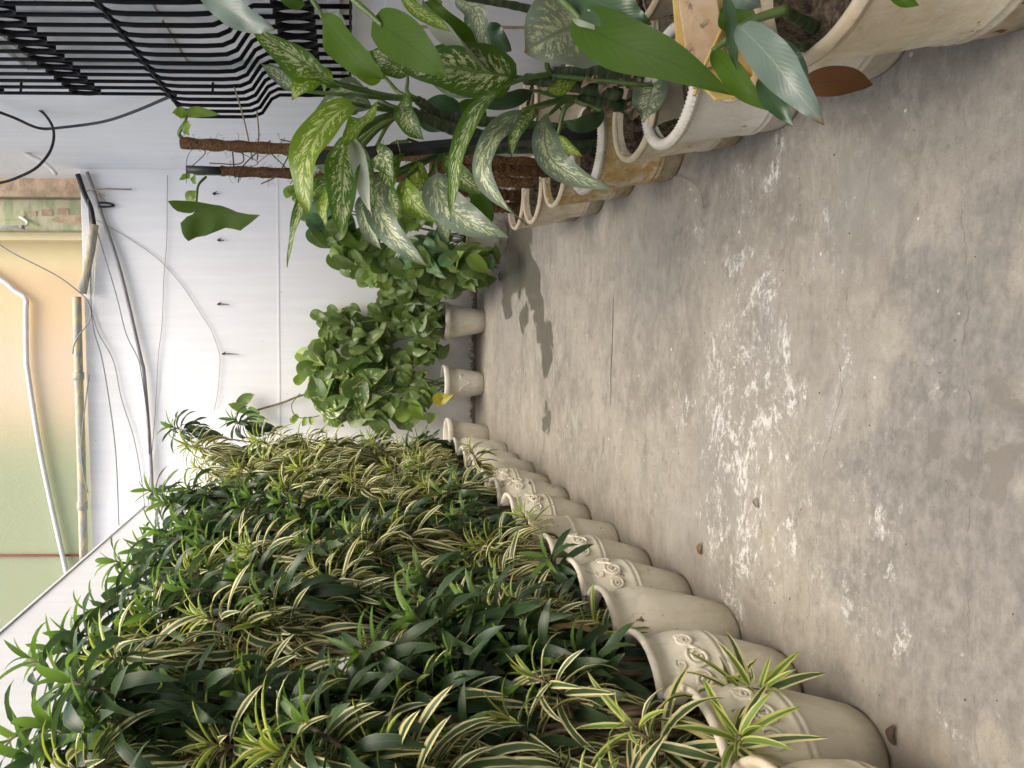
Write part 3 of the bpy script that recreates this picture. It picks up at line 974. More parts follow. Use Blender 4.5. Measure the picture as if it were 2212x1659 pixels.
URN = [(0.0, .006), (.105, .006), (.112, 0), (.118, .014), (.124, .022), (.14, .08), (.16, .16), (.176, .225), (.1795, .237), (.1835, .242), (.1835, .252), (.180, .257),
       (.1835, .262), (.1865, .267), (.1865, .277), (.184, .284), (.187, .31), (.187, .34), (.182, .375), (.172, .41), (.163, .435), (.160, .45), (.166, .462), (.180, .478),
       (.190, .487), (.194, .497), (.191, .507), (.182, .511), (.170, .505), (.162, .49), (.154, .46), (.152, .40)]
FLARE = [(0.0, .006), (.115, .006), (.122, 0), (.126, .014), (.128, .03), (.142, .12), (.155, .20), (.161, .24), (.166, .246), (.166, .258), (.1625, .262), (.164, .27), (.170, .35), (.172, .372),
         (.176, .376), (.176, .386), (.173, .39), (.177, .394), (.177, .404), (.174, .408), (.178, .412), (.178, .422), (.176, .428), (.183, .46), (.196, .49), (.199, .503), (.194, .512), (.184, .508), (.172, .48), (.165, .42)]
PLAIN = [(0.0, .006), (.112, .006), (.12, 0), (.125, .015), (.13, .03), (.155, .13), (.175, .23), (.186, .31), (.187, .35), (.178, .40), (.166, .435), (.164, .45), (.172, .465), (.185, .48), (.192, .492), (.190, .505),
         (.18, .51), (.168, .5), (.158, .46), (.154, .40)]
TUMB = [(0.0, .006), (.125, .006), (.133, 0), (.137, .015), (.140, .03), (.148, .085), (.1535, .09), (.1545, .098), (.151, .104), (.1545, .110), (.156, .118), (.153, .124), (.168, .22), (.180, .31), (.187, .36), (.190, .385), (.188, .40),
        (.178, .405), (.172, .39), (.166, .34)]
BACKP = [(0.0, .006), (.115, .006), (.122, 0), (.126, .012), (.15, .15), (.175, .28), (.192, .385), (.205, .388), (.212, .40), (.213, .43), (.208, .448), (.198, .45), (.19, .44), (.185, .40), (.18, .36)]


def prof_r(prof, z):
    last = prof[2]
    for q in prof[3:]:
        if q[1] >= z:
            f_ = (z - last[1]) / max(1e-6, q[1] - last[1])
            return last[0] + (q[0] - last[0]) * f_
        last = q
    return last[0]


def scroll(root, prof, ang, z0, size, turns, hand, thick=.0075, tail=None, mat='pot_cream'):
    pts = []
    n = 40
    for i in range(n + 1):
        t = i / n
        a = hand * (t * turns * 2 * PI) + .6
        rr = size * (1 - t * .86)
        s = rr * math.cos(a)
        z = z0 + rr * math.sin(a)
        r = prof_r(prof, z) + .001
        pts.append(V((r * math.cos(ang + s / r), r * math.sin(ang + s / r), z)))
    if tail:
        s0 = size * math.cos(.6)
        z1 = z0 + size * math.sin(.6)
        pre = []
        for i in range(8):
            t = i / 8
            s = tail[0] * (1 - t) + s0 * t
            z = tail[1] * (1 - t) + z1 * t + .012 * math.sin(t * PI)
            r = prof_r(prof, z) + .001
            pre.append(V((r * math.cos(ang + s / r), r * math.sin(ang + s / r), z)))
        pts = pre + pts
    rad = [thick * (.55 + .45 * math.sin(PI * min(1, .15 + i / len(pts)))) for i in range(len(pts))]
    rad[-1] = thick * 1.5
    MB().tube(pts, rad, 6).build('scroll', mat, root)


ORD = ['nearest', 'second', 'third', 'fourth', 'fifth', 'sixth', 'seventh', 'eighth', 'ninth', 'tenth', 'eleventh', 'twelfth', 'thirteenth', 'fourteenth']
LP = [(1.50, 'urn', 'pot_worn'), (1.88, 'urn', 'pot_cream'), (2.24, 'urn', 'pot_cream'), (2.60, 'plain', 'pot_cream'), (2.95, 'urn', 'pot_cream'), (3.35, 'urn', 'pot_cream'),
      (3.77, 'flare', 'pot_cream'), (4.20, 'urn', 'pot_cream'), (4.62, 'urn', 'pot_cream'), (5.04, 'urn', 'pot_cream'), (5.48, 'plain', 'pot_ivory'), (5.95, 'urn', 'pot_ivory'), (6.42, 'plain', 'pot_ivory')]
LX = -1.225
desc = {'urn': 'cream urn pot with scroll relief', 'plain': 'plain cream bellied pot', 'flare': 'cream flared pot with ringed neck'}
for i, (y, ty, mt) in enumerate(LP):
    extra = {0: 'flaking worn urn pot with scroll relief'}.get(i, desc[ty])
    root = thing('planter_pot', f'{extra}, {ORD[i]} in the dracaena row counted from the viewer', 'pot', (LX + random.uniform(-.012, .012), y, 0), 'pots of the dracaena row')
    root.rotation_euler = (random.uniform(-.02, .02), random.uniform(-.02, .02), 0)
    prof = {'urn': URN, 'plain': PLAIN, 'flare': FLARE}[ty]
    lathe_pot(root, prof, mt, 48, .005, i * 3.1, .44, .156)
    if ty == 'urn' and i < 11:
        a0 = -.25 + random.uniform(-.12, .12) - (.25 if i < 3 else 0)
        scroll(root, prof, a0, .345, .036, 2.1, 1, mat=mt)
        scroll(root, prof, a0 + .38, .365, .030, 2.0, -1, tail=(-.055, .325), mat=mt)
        scroll(root, prof, a0 - .40, .352, .030, 2.0, -1, tail=(.05, .318), mat=mt)
        scroll(root, prof, a0 - .12, .405, .018, 1.6, 1, .006, mat=mt)

RX = 0.825
RPOT = [(1.55, 'tumbler', 'pot_worn', 'stained cream tumbler pot with ring bands, nearest in the dieffenbachia row'),
        (1.97, 'tumbler', 'pot_cream', 'cream pot holding the yellow canister in the dieffenbachia row'),
        (2.40, 'rope', 'pot_ivory', 'cream pot with white twisted rope rim, nearest of the rope-rimmed ones'),
        (2.70, 'tumbler', 'pot_worn', 'cream pot of dry soil with thick speckled rim between two rope-rimmed pots'),
        (3.22, 'rope', 'pot_rust', 'rust-stained pot with rope rim holding the square black post'),
        (3.72, 'tumbler', 'pot_rust', 'rust-stained pot with chipped bare rim beside the coir poles'),
        (4.16, 'tumbler', 'pot_worn', 'worn cream pot with stained rim, further up the coir pole group'),
        (4.56, 'tumbler', 'pot_worn', 'ivory pot with a paint chip under the coir poles')]
rope = MB()
na, nb_ = 420, 10
rws = []
for i in range(nb_ + 1):
    b_ = 2 * PI * i / nb_
    row = []
    for k in range(na + 1):
        a = 2 * PI * k / na
        rr = .0185 * (1 + .13 * math.sin(84 * a + 6.0 * b_))
        q = .186 + rr * math.cos(b_)
        row.append(V((q * math.cos(a), q * math.sin(a), .395 + rr * 1.1 * math.sin(b_))))
    rws.append(row)
rope.grid(rws)
rope_me = rope.mesh('rope_rim', 'pot_rope')
lip = MB()
rws = []
for i in range(9):
    b_ = 2 * PI * i / 8
    rws.append([V(((  .186 + .0135 * (1 + .22 * mnoise.noise(V((k * .5, i * .3, 1)))) * math.cos(b_)) * math.cos(2 * PI * k / 48),
                   (  .186 + .0135 * (1 + .22 * mnoise.noise(V((k * .5, i * .3, 1)))) * math.cos(b_)) * math.sin(2 * PI * k / 48), .393 + .016 * math.sin(b_))) for k in range(49)])
lip.grid(rws)
lip_me = lip.mesh('rim', 'pot_rim_dirty')
for i, (y, ty, mt, lab) in enumerate(RPOT):
    root = thing('planter_pot', lab, 'pot', (RX + (0.02 if i % 2 else 0), y, 0), 'pots of the dieffenbachia row')
    s = 1.2 if i == 0 else 1.0
    root.scale = (s, s, s)
    lathe_pot(root, TUMB, mt, 48, .006, 5 + i * 2.3, .29, .158)
    link('rope_rim' if ty == 'rope' else 'rim', rope_me if ty == 'rope' else lip_me, root)
# second row against the house wall
for i, (y, lab) in enumerate(((1.85, 'cream pot against the house wall behind the nearest tumbler pot'), (2.62, 'cream pot with crumbling rim against the house wall behind the yellow canister'), (3.35, 'cream pot against the house wall behind the square black post'), (4.3, 'cream pot against the house wall behind the coir poles'))):
    root = thing('planter_pot', lab, 'pot', (1.34, y, 0), 'pots against the house wall')
    lathe_pot(root, TUMB, 'pot_worn', 44, .006, 31 + i, .33, .170)
    link('rim', lip_me, root)
# pots at the back wall
BP = [(atZ(1031, 824).x, 7.62, 'ivory tapered flower pot with wavy relief under the golden pothos at the back wall'),
      (atZ(1031, 695).x, 7.62, 'ivory tapered flower pot under the hanging heart-leaf vine at the back wall'),
      (atZ(1031, 575).x, 7.66, 'ivory flower pot by the house wall corner, mostly hidden by lime leaves'),
      (atZ(1040, 935).x, 7.30, 'ivory tapered pot at the back corner end of the dracaena row')]
for i, (x, y, lab) in enumerate(BP):
    root = thing('planter_pot', lab, 'pot', (x, y, 0), 'pots at the back wall')
    lathe_pot(root, BACKP, 'pot_back', 44, .004, 51 + i, .37, .18)
    if i == 0:
        pts = []
        for k in range(30):
            t = k / 29
            a = -PI / 2 - .5 + t * 1.2
            z = .22 + .05 * math.sin(t * 9)
            r = prof_r(BACKP, z)
            pts.append(V((r * math.cos(a), r * math.sin(a), z)))
        MB().tube(pts, .006, 6).build('wavy_relief', 'pot_back', root)


# ------------------------------------------------------------------ leaves
def lance(t, a=.55, b=.9):
    return (max(t, 0) ** a) * (max(1 - t, 0) ** b) / ((a / (a + b)) ** a * (b / (a + b)) ** b)


def leaf_mesh(name, mat, length=1.0, width=.12, bend=.6, fold=.25, twist=0.0, nseg=8, a=.45, b=.75, basew=.28, ncol=2, heart=0.0, wave=0.0, seed=0.0):
    """leaf along +Y, upper side +Z, arching towards -Z"""
    m = MB()
    rows, uvs = [], []
    p = V((0, 0, 0))
    ds = length / nseg
    tp = 0.0
    for i in range(nseg + 1):
        t = (i / nseg) ** (1.6 if heart else 1.0)
        ds = length * (t - tp)
        tp = t
        ang = -bend * (t ** 1.3)
        tan = V((0, math.cos(ang), math.sin(ang)))
        nor = V((0, -math.sin(ang), math.cos(ang)))
        if i:
            p = p + tan * ds
        wd = width * .5 * max(lance(t, a, b), basew * (1 - t) ** 2 if not heart else 0)
        if i == nseg:
            wd = width * .004
        tw = twist * t
        side = V((1, 0, 0)) * math.cos(tw) + nor * math.sin(tw)
        nn = nor * math.cos(tw) - V((1, 0, 0)) * math.sin(tw)
        row, uvr = [], []
        for k in range(2 * (ncol // 2) + 1):
            s = -1 + 2 * k / (2 * (ncol // 2))
            q = p + side * (s * wd) + nn * (abs(s) * wd * fold + wave * wd * math.sin(t * 14 + seed + s * 1.5) * abs(s))
            if heart:
                q = q - tan * (heart * length * (abs(s) ** 1.3) * (1 - t) ** 3)
            row.append(q)
            uvr.append(((s + 1) / 2, t))
        rows.append(row)
        uvs.append(uvr)
    m.grid(rows, uvs)
    return m.mesh(name, mat)


def place(name, me, parent, pos, d, n, s, sx=1.0):
    """object whose +Y runs along d and +Z along n (root space)"""
    d = d.normalized()
    x = d.cross(n)
    if x.length < 1e-4:
        x = d.orthogonal()
    x.normalize()
    n2 = x.cross(d)
    mt = Matrix(((x.x * s * sx, d.x * s, n2.x * s, pos.x), (x.y * s * sx, d.y * s, n2.y * s, pos.y), (x.z * s * sx, d.z * s, n2.z * s, pos.z), (0, 0, 0, 1)))
    return mt


def add_leaf(me, parent, mt, name='leaf'):
    o = bpy.data.objects.new(name, me)
    COL.objects.link(o)
    o.parent = parent
    o.matrix_basis = mt
    return o


def joined(name, items, mats, parent):
    """items: (mesh, matrix); one mesh with all of them, kind stuff"""
    vs_, fs_, uv_, mi_ = [], [], [], []
    for me, mt in items:
        b = len(vs_)
        vs_.extend((mt @ v.co)[:] for v in me.vertices)
        uvl = me.uv_layers[0].data
        idx = mats.index(me.materials[0].name)
        for pl in me.polygons:
            fs_.append([b + k for k in pl.vertices])
            mi_.append(idx)
            for li in pl.loop_indices:
                uv_.extend(uvl[li].uv)
    me = bpy.data.meshes.new(name)
    me.from_pydata(vs_, [], fs_)
    l = me.uv_layers.new(name='UVMap')
    l.data.foreach_set('uv', uv_)
    for m in mats:
        me.materials.append(M[m])
    me.polygons.foreach_set('material_index', mi_)
    me.polygons.foreach_set('use_smooth', [True] * len(me.polygons))
    me.update()
    o = link(name, me, parent)
    o['kind'] = 'stuff'
    return o


# dracaena leaf shapes: young upright, arching, drooping
DL = {}
for kind, mat, wd in (('g', 'dracaena_green', .205), ('v', 'dracaena_gold', .130)):
    DL[kind] = {
        'young': [leaf_mesh('leaf', mat + '_young', 1, wd * .95, .35 + .4 * k, .55, .3 * (k - 1), 7, seed=k) for k in range(3)],
        'mid': [leaf_mesh('leaf', mat, 1, wd * (.85 + .1 * k), .70 + .36 * k, .30, .6 * (k - 1.5), 8, wave=.12, seed=k) for k in range(4)],
        'old': [leaf_mesh('leaf', mat, 1, wd * (.85 + .08 * k), 1.15 + .38 * k, .18, .8 * (k - 1.5), 8, wave=.18, seed=k + 5) for k in range(4)],
    }


DL['dry'] = [leaf_mesh('leaf', 'dracaena_dry', 1, .10, 1.6 + .5 * k, .6, 1.2 * (k - .5), 8, wave=.3, seed=k) for k in range(2)]


def dracaena(i, y0, kind, H, label, heroes=()):
    root = thing('dracaena_plant', label, 'plant', (LX, y0, .43), 'dracaenas in the pot row')
    base = V((LX, y0, .43))
    rnd = random.Random(100 + i)
    tips = []
    nst = 13 if i in (1, 3) else 20
    for k in range(nst):
        z = .86 + (H - .86) * ((k + rnd.random()) / nst) ** 0.92
        hf = z / H
        if rnd.random() < .64:
            x = rnd.uniform(-1.18, -.95) - .10 * hf
        else:
            x = rnd.uniform(-1.85, -1.18)
        if z < 1.25:
            x = min(x, -1.06 - rnd.random() * .1)
        if z > H - .35:
            x = rnd.uniform(-1.65, -1.10)
        tips.append((V((x, y0 + rnd.gauss(0, .24), z)), 1.0))
    for k in range(5 if i > 1 else 2):
        tips.append((V((rnd.uniform(-1.22, -1.06), y0 + rnd.uniform(-.2, .2), rnd.uniform(.66, 1.0))), .9))
    for h in heroes:
        tips.append((h[0], h[1]))
    items = []
    for tip, sz in tips:
        lt = tip - base
        hero = sz != 1.0 and sz != .9
        b0 = V((rnd.uniform(-.09, .09), rnd.uniform(-.09, .09), 0))
        lean = V((rnd.uniform(.1, .8) if tip.x > -1.3 else rnd.uniform(-.7, .3), rnd.uniform(-.75, .35), rnd.uniform(.45, 1.0))).normalized()
        if hero:
            lean = V((rnd.uniform(.25, .6), rnd.uniform(-.3, .15), rnd.uniform(.6, 1.0))).normalized()
        ctrl = lt - lean * rnd.uniform(.25, .45)
        if ctrl.z < .05:
            ctrl.z = .05
        pts = []
        for q in range(9):
            t = q / 8
            pts.append(b0 * (1 - t) ** 3 + (b0 + V((0, 0, lt.z * .35))) * 3 * t * (1 - t) ** 2 + ctrl * 3 * t * t * (1 - t) + lt * t ** 3)
        st = MB().tube(pts, [.012 - .0065 * q / 8 for q in range(9)], 6).build('stem', 'bark', root)
        # cumulative length from the tip
        seg = [(pts[q] - pts[q + 1]).length for q in range(8)]
        total = sum(seg)
        L = min(total * .85, rnd.uniform(.26, .46)) * (1 if kind == 'v' else 1.05)
        n = int((52 if kind == 'v' else 38) * (.6 + .4 * L / .36) * (.9 + .2 * rnd.random()) * (1.25 if hero else 1))
        az = rnd.random() * 7
        for q in range(n):
            t = (q + .5) / n
            dist = t * L
            j = 7
            while j > 0 and dist > seg[j]:
                dist -= seg[j]
                j -= 1
            f_ = min(1, dist / seg[j])
            pos = pts[j + 1].lerp(pts[j], f_)
            d = (pts[j + 1] - pts[j]).normalized()
            d = (d + V((0, 0, .8))).normalized()
            az += 2.39996 + rnd.uniform(-.25, .25)
            e1 = d.orthogonal().normalized()
            e2 = d.cross(e1)
            rad = e1 * math.cos(az) + e2 * math.sin(az)
            el = R(78 - 100 * min(1, (t / .75) ** .65) + rnd.uniform(-14, 14))
            if t > .75:
                el -= R(22 * (t - .75) / .25)
            ld = rad * math.cos(el) + d * math.sin(el)
            ln = -rad * math.sin(el) + d * math.cos(el)
            ld = ld + V((0, 0, -.45 * min(1, t * 1.6)))
            grp = 'young' if t < .17 else ('mid' if t < .5 else 'old')
            me = rnd.choice(DL[kind][grp])
            if t > .6 and rnd.random() < .09:
                me = rnd.choice(DL['dry'])
            s = (.125 + .095 * min(1, t / .3)) * sz * rnd.uniform(.82, 1.15) * (1.04 if kind == 'v' else .98)
            if t < .05:
                s *= .75
            mt = place('leaf', me, st, pos + rad * .005, ld, ln, s)
            wp = pos + base
            score = s / max(.4, (wp - CAM).length) + .10 * (wp.x + 1.3) + (.02 if t < .3 else 0)
            items.append((score, me, mt, st))
    items.sort(key=lambda q: -q[0])
    for _, me, mt, st in items[:290]:
        add_leaf(me, st, mt)
    rest = [(me, mt) for _, me, mt, st in items[290:]]
    m_ = ['dracaena_green', 'dracaena_green_young', 'dracaena_dry'] if kind == 'g' else ['dracaena_gold', 'dracaena_gold_young', 'dracaena_dry']
    joined('inner_foliage', rest, m_, root)
    return root


kinds = ['g', 'v', 'g', 'v', 'g', 'v', 'g', 'g', 'v', 'g', 'v', 'v', 'g']
heights = [2.75, 2.35, 2.82, 2.45, 2.86, 2.4, 2.9, 2.85, 2.35, 3.0, 2.6, 2.9, 3.05]
her = {1: [(1640, 1500, 1.90, 1.1), (1600, 1590, 1.72, 1.05), (790, 1620, 1.75, 1.15), (560, 1610, 1.8, 1.15), (1350, 1560, 1.8, 1.0)],
       2: [(960, 1440, 2.2, 1.2), (1150, 1440, 2.2, 1.15), (790, 1420, 2.3, 1.2), (1010, 1300, 2.45, 1.15), (240, 1590, 2.1, 1.15), (90, 1560, 2.2, 1.15), (300, 1480, 2.35, 1.15), (860, 1500, 2.1, 1.1), (1010, 1540, 2.05, 1.1), (880, 1330, 2.35, 1.25), (1060, 1370, 2.35, 1.2), (640, 1530, 2.1, 1.15), (420, 1560, 2.2, 1.1)],
       3: [(1290, 1375, 2.45, 1.2), (560, 1340, 2.6, 1.15), (300, 1340, 2.9, 1.1), (1150, 1560, 2.1, 1.1)],
       4: [(150, 1370, 2.95, 1.15), (220, 1420, 2.8, 1.15), (420, 1420, 2.7, 1.15), (900, 1240, 2.9, 1.1), (430, 1180, 3.5, 1.15), (460, 1250, 3.3, 1.15), (270, 1250, 3.4, 1.15), (110, 1400, 2.9, 1.1), (1180, 1200, 3.0, .9)],
       5: [(770, 1190, 3.25, 1.2), (1060, 1240, 3.05, 1.0), (1130, 1110, 3.6, .8)],
       7: [(340, 1080, 4.6, 1.05), (480, 1200, 3.9, 1.1)],
       8: [(600, 1050, 4.7, 1.2), (640, 1010, 4.9, 1.1), (1010, 960, 5.2, .9), (980, 1050, 4.5, .9)],
       11: [(550, 950, 5.9, 1.2), (400, 960, 6.0, 1.15), (640, 950, 5.9, 1.1), (700, 960, 5.8, 1.1)],
       12: [(365, 920, 6.5, 1.1), (500, 905, 6.8, 1.1)]}
for i, (y, ty, mt) in enumerate(LP):
    k = kinds[i]
    hs = [(atY(a, b, c), s) for (a, b, c, s) in her.get(i, ())]
    lab = ('tall plain dark green dracaena' if k == 'g' else 'dracaena with yellow-edged leaves') + f', {ORD[i]} in its row from the viewer'
    dracaena(i, y, k, heights[i], lab, hs)


# ------------------------------------------------------------------ hand-shaped big leaves (dieffenbachia, philodendron)
def ribbon(name, pts, width, face, mat, parent, shape='lance', fold=.25, wave=.085, roll0=0.0, roll1=0.0, off=V((0, 0, 0)), n=26, seed=0.0):
    path = smooth_path(pts, max(3, n // max(1, len(pts) - 1)))
    n = len(path) - 1
    m = MB()
    rows, uvs = [], []
    for i, c in enumerate(path):
        t = i / n
        tan = (path[min(i + 1, n)] - path[max(i - 1, 0)]).normalized()
        nn = face - tan * face.dot(tan)
        nn.normalize()
        sd_ = tan.cross(nn)
        ro = roll0 + (roll1 - roll0) * t
        s2 = sd_ * math.cos(ro) + nn * math.sin(ro)
        n2 = nn * math.cos(ro) - sd_ * math.sin(ro)
        if shape == 'lance':
            wd = lance(t, .62, .95)
        elif shape == 'broad':
            wd = lance(t, .50, .88)
        else:
            wd = lance(t, .40, .98)
        wd = max(wd, .05 * (1 - t)) * width * .5
        if i == n:
            wd = .0008
        row, ur = [], []
        for k in range(7):
            s = -1 + k / 3
            q = c + s2 * (s * wd) + n2 * (abs(s) ** 1.4 * wd * fold + wave * width * math.sin(t * 13 + seed * 5 + (2 if s > 0 else 0)) * abs(s) ** 2)
            if shape == 'heart':
                q = q - tan * (.20 * width * (abs(s) ** 1.4) * max(0, 1 - t * 2.2) ** 2 * 2.2)
            row.append(q - off)
            ur.append(((s + 1) / 2, t))
        rows.append(row)
        uvs.append(ur)
    m.grid(rows, uvs)
    return m.build(name, mat, parent)


def petiole(parent, a, b, off, r0=.011, r1=.006, sag=.12, name='petiole'):
    a, b = V(a), V(b)
    mid = (a + b) * .5 + V((0, 0, sag * (a - b).length))
    MB().tube([q - off for q in smooth_path([a, a.lerp(mid, .55) + V((0, 0, .02)), mid.lerp(b, .5), b], 5)], [r0 + (r1 - r0) * k / 15 for k in range(16)], 7).build(name, 'green_stem', parent)


FACE = V((-.25, -.85, .45)).normalized()


def big_plant(name, label, loc, stems, leaves, group=None):
    root = thing(name, label, 'plant', loc, group)
    off = V(loc)
    ends = []
    for sp, r in stems:
        pts = smooth_path([atY(*q) for q in sp], 6)
        st = MB()
        pp, rr = [], []
        L = 0
        for k in range(len(pts) - 1):
            for j in range(4):
                pp.append(pts[k].lerp(pts[k + 1], j / 4) - off)
                L += (pts[k + 1] - pts[k]).length / 4
                rr.append(r * (1 + (.12 if int(L / .028) % 2 else 0)) * (1 - .3 * (k / len(pts))))
        st.tube(pp, rr, 10).build('stem', 'ringed_stem', root)
        ends.append(pts[-1])
    for k, lf in enumerate(leaves):
        pix, wpx, mat, kw = lf
        kw = dict(kw)
        pet = kw.pop('pet', 0)
        pts = [atY(*q) for q in pix]
        ym = sum(q[2] for q in pix) / len(pix)
        face = kw.pop('face', FACE)
        ribbon('leaf', pts, wpx * ym / FPX * (.9 if 'dieff' in mat else 1), V(face).normalized(), mat, root, off=off, seed=k * .37, **kw)
        if pet is not None and ends:
            e = ends[min(pet, len(ends) - 1)] if isinstance(pet, int) else atY(*pet)
            petiole(root, e, pts[0], off)
    return root


G, Y_, GREY = 'dieffenbachia_green', 'dieffenbachia_lime', 'dieffenbachia_grey'
PG, PD, PS = 'philodendron_green', 'philodendron_dark', 'philodendron_silver'
dief_a = big_plant('dieffenbachia_plant', 'spotted dieffenbachia with large speckled leaves rooted in the dry speckled-rim pot', atY(1385, 200, 2.65),
          [([(1400, 172, 2.62), (1300, 160, 2.60), (1190, 160, 2.58)], .030), ([(1400, 240, 2.72), (1300, 220, 2.68), (1250, 212, 2.66)], .026), ([(1340, 205, 2.66), (1200, 178, 2.62), (1130, 170, 2.6)], .024)],
          [([(1110, 166, 2.55), (1040, 155, 2.45), (950, 143, 2.4), (866, 152, 2.38)], 118, G, dict(shape='broad', fold=.12, roll0=.1, pet=2)),
           ([(1060, 160, 2.5), (1000, 90, 2.35), (930, 20, 2.25), (905, -15, 2.2)], 66, 'leaf_underside', dict(shape='broad', roll0=.9, roll1=1.0, fold=.5, pet=2)),
           ([(1045, 150, 2.55), (1000, 95, 2.45), (950, 40, 2.4), (925, -10, 2.4)], 60, PG, dict(shape='broad', fold=.1, pet=2)),
           ([(1290, 35, 2.15), (1240, 55, 2.05), (1185, 80, 1.98), (1132, 112, 1.95)], 205, 'dieffenbachia_sky_sheen', dict(shape='broad', fold=.05, wave=.03, face=(-.35, -.8, .5), pet=0)),
           ([(1080, 190, 2.5), (1030, 238, 2.35), (992, 330, 2.25), (982, 400, 2.22), (974, 478, 2.2)], 46, G, dict(roll0=.3, roll1=-.5, fold=.35, wave=.1, pet=0)),
           ([(1128, 237, 2.6), (1085, 275, 2.5), (1055, 320, 2.42), (1045, 372, 2.38), (1085, 432, 2.35), (1137, 488, 2.35)], 58, GREY, dict(roll0=.5, roll1=-.9, fold=.3, wave=.12, pet=1)),
           ([(1185, 248, 2.6), (1176, 300, 2.5), (1196, 350, 2.42), (1250, 385, 2.38), (1320, 408, 2.35)], 66, GREY, dict(roll0=1.0, roll1=-.3, fold=.25, wave=.08, pet=1)),
           ([(1203, 296, 2.7), (1225, 318, 2.65), (1258, 338, 2.62)], 28, Y_, dict(pet=1)),
           ([(1410, 185, 2.5), (1400, 225, 2.42), (1392, 264, 2.38)], 78, GREY, dict(shape='heart', pet=0)),
           ([(1245, 155, 2.6), (1210, 190, 2.55), (1180, 195, 2.5)], 40, Y_, dict(pet=0)),
           ([(955, 5, 2.5), (915, 20, 2.5), (880, -5, 2.5)], 30, G, dict(pet=None)),
           ([(985, -5, 2.45), (1030, 30, 2.4), (1040, 110, 2.4)], 50, GREY, dict(roll0=.6, pet=None)),
           ([(865, -8, 2.2), (905, 25, 2.2), (945, 48, 2.2), (972, 68, 2.2)], 30, Y_, dict(pet=None)),
           ([(1040, 60, 2.9), (1065, 85, 2.9), (1105, 110, 2.9)], 60, PD, dict(pet=None)),
           ([(1090, 175, 2.7), (1040, 185, 2.65), (985, 190, 2.62), (930, 178, 2.6)], 60, GREY, dict(roll0=-.5, pet=2)),
           ([(1150, 195, 2.65), (1110, 215, 2.6), (1060, 222, 2.58), (1010, 215, 2.56)], 34, PD, dict(pet=1)),
           ([(1010, 25, 2.6), (1030, 70, 2.55), (1048, 120, 2.5), (1060, 150, 2.5)], 46, GREY, dict(roll0=.4, pet=None)),
           ([(1160, 235, 2.7), (1130, 262, 2.66), (1110, 300, 2.64), (1105, 340, 2.62)], 34, G, dict(roll0=.4, fold=.35, pet=1)),
           ([(1300, 240, 2.6), (1280, 262, 2.55), (1245, 270, 2.5), (1215, 262, 2.5)], 36, PD, dict(pet=1))])
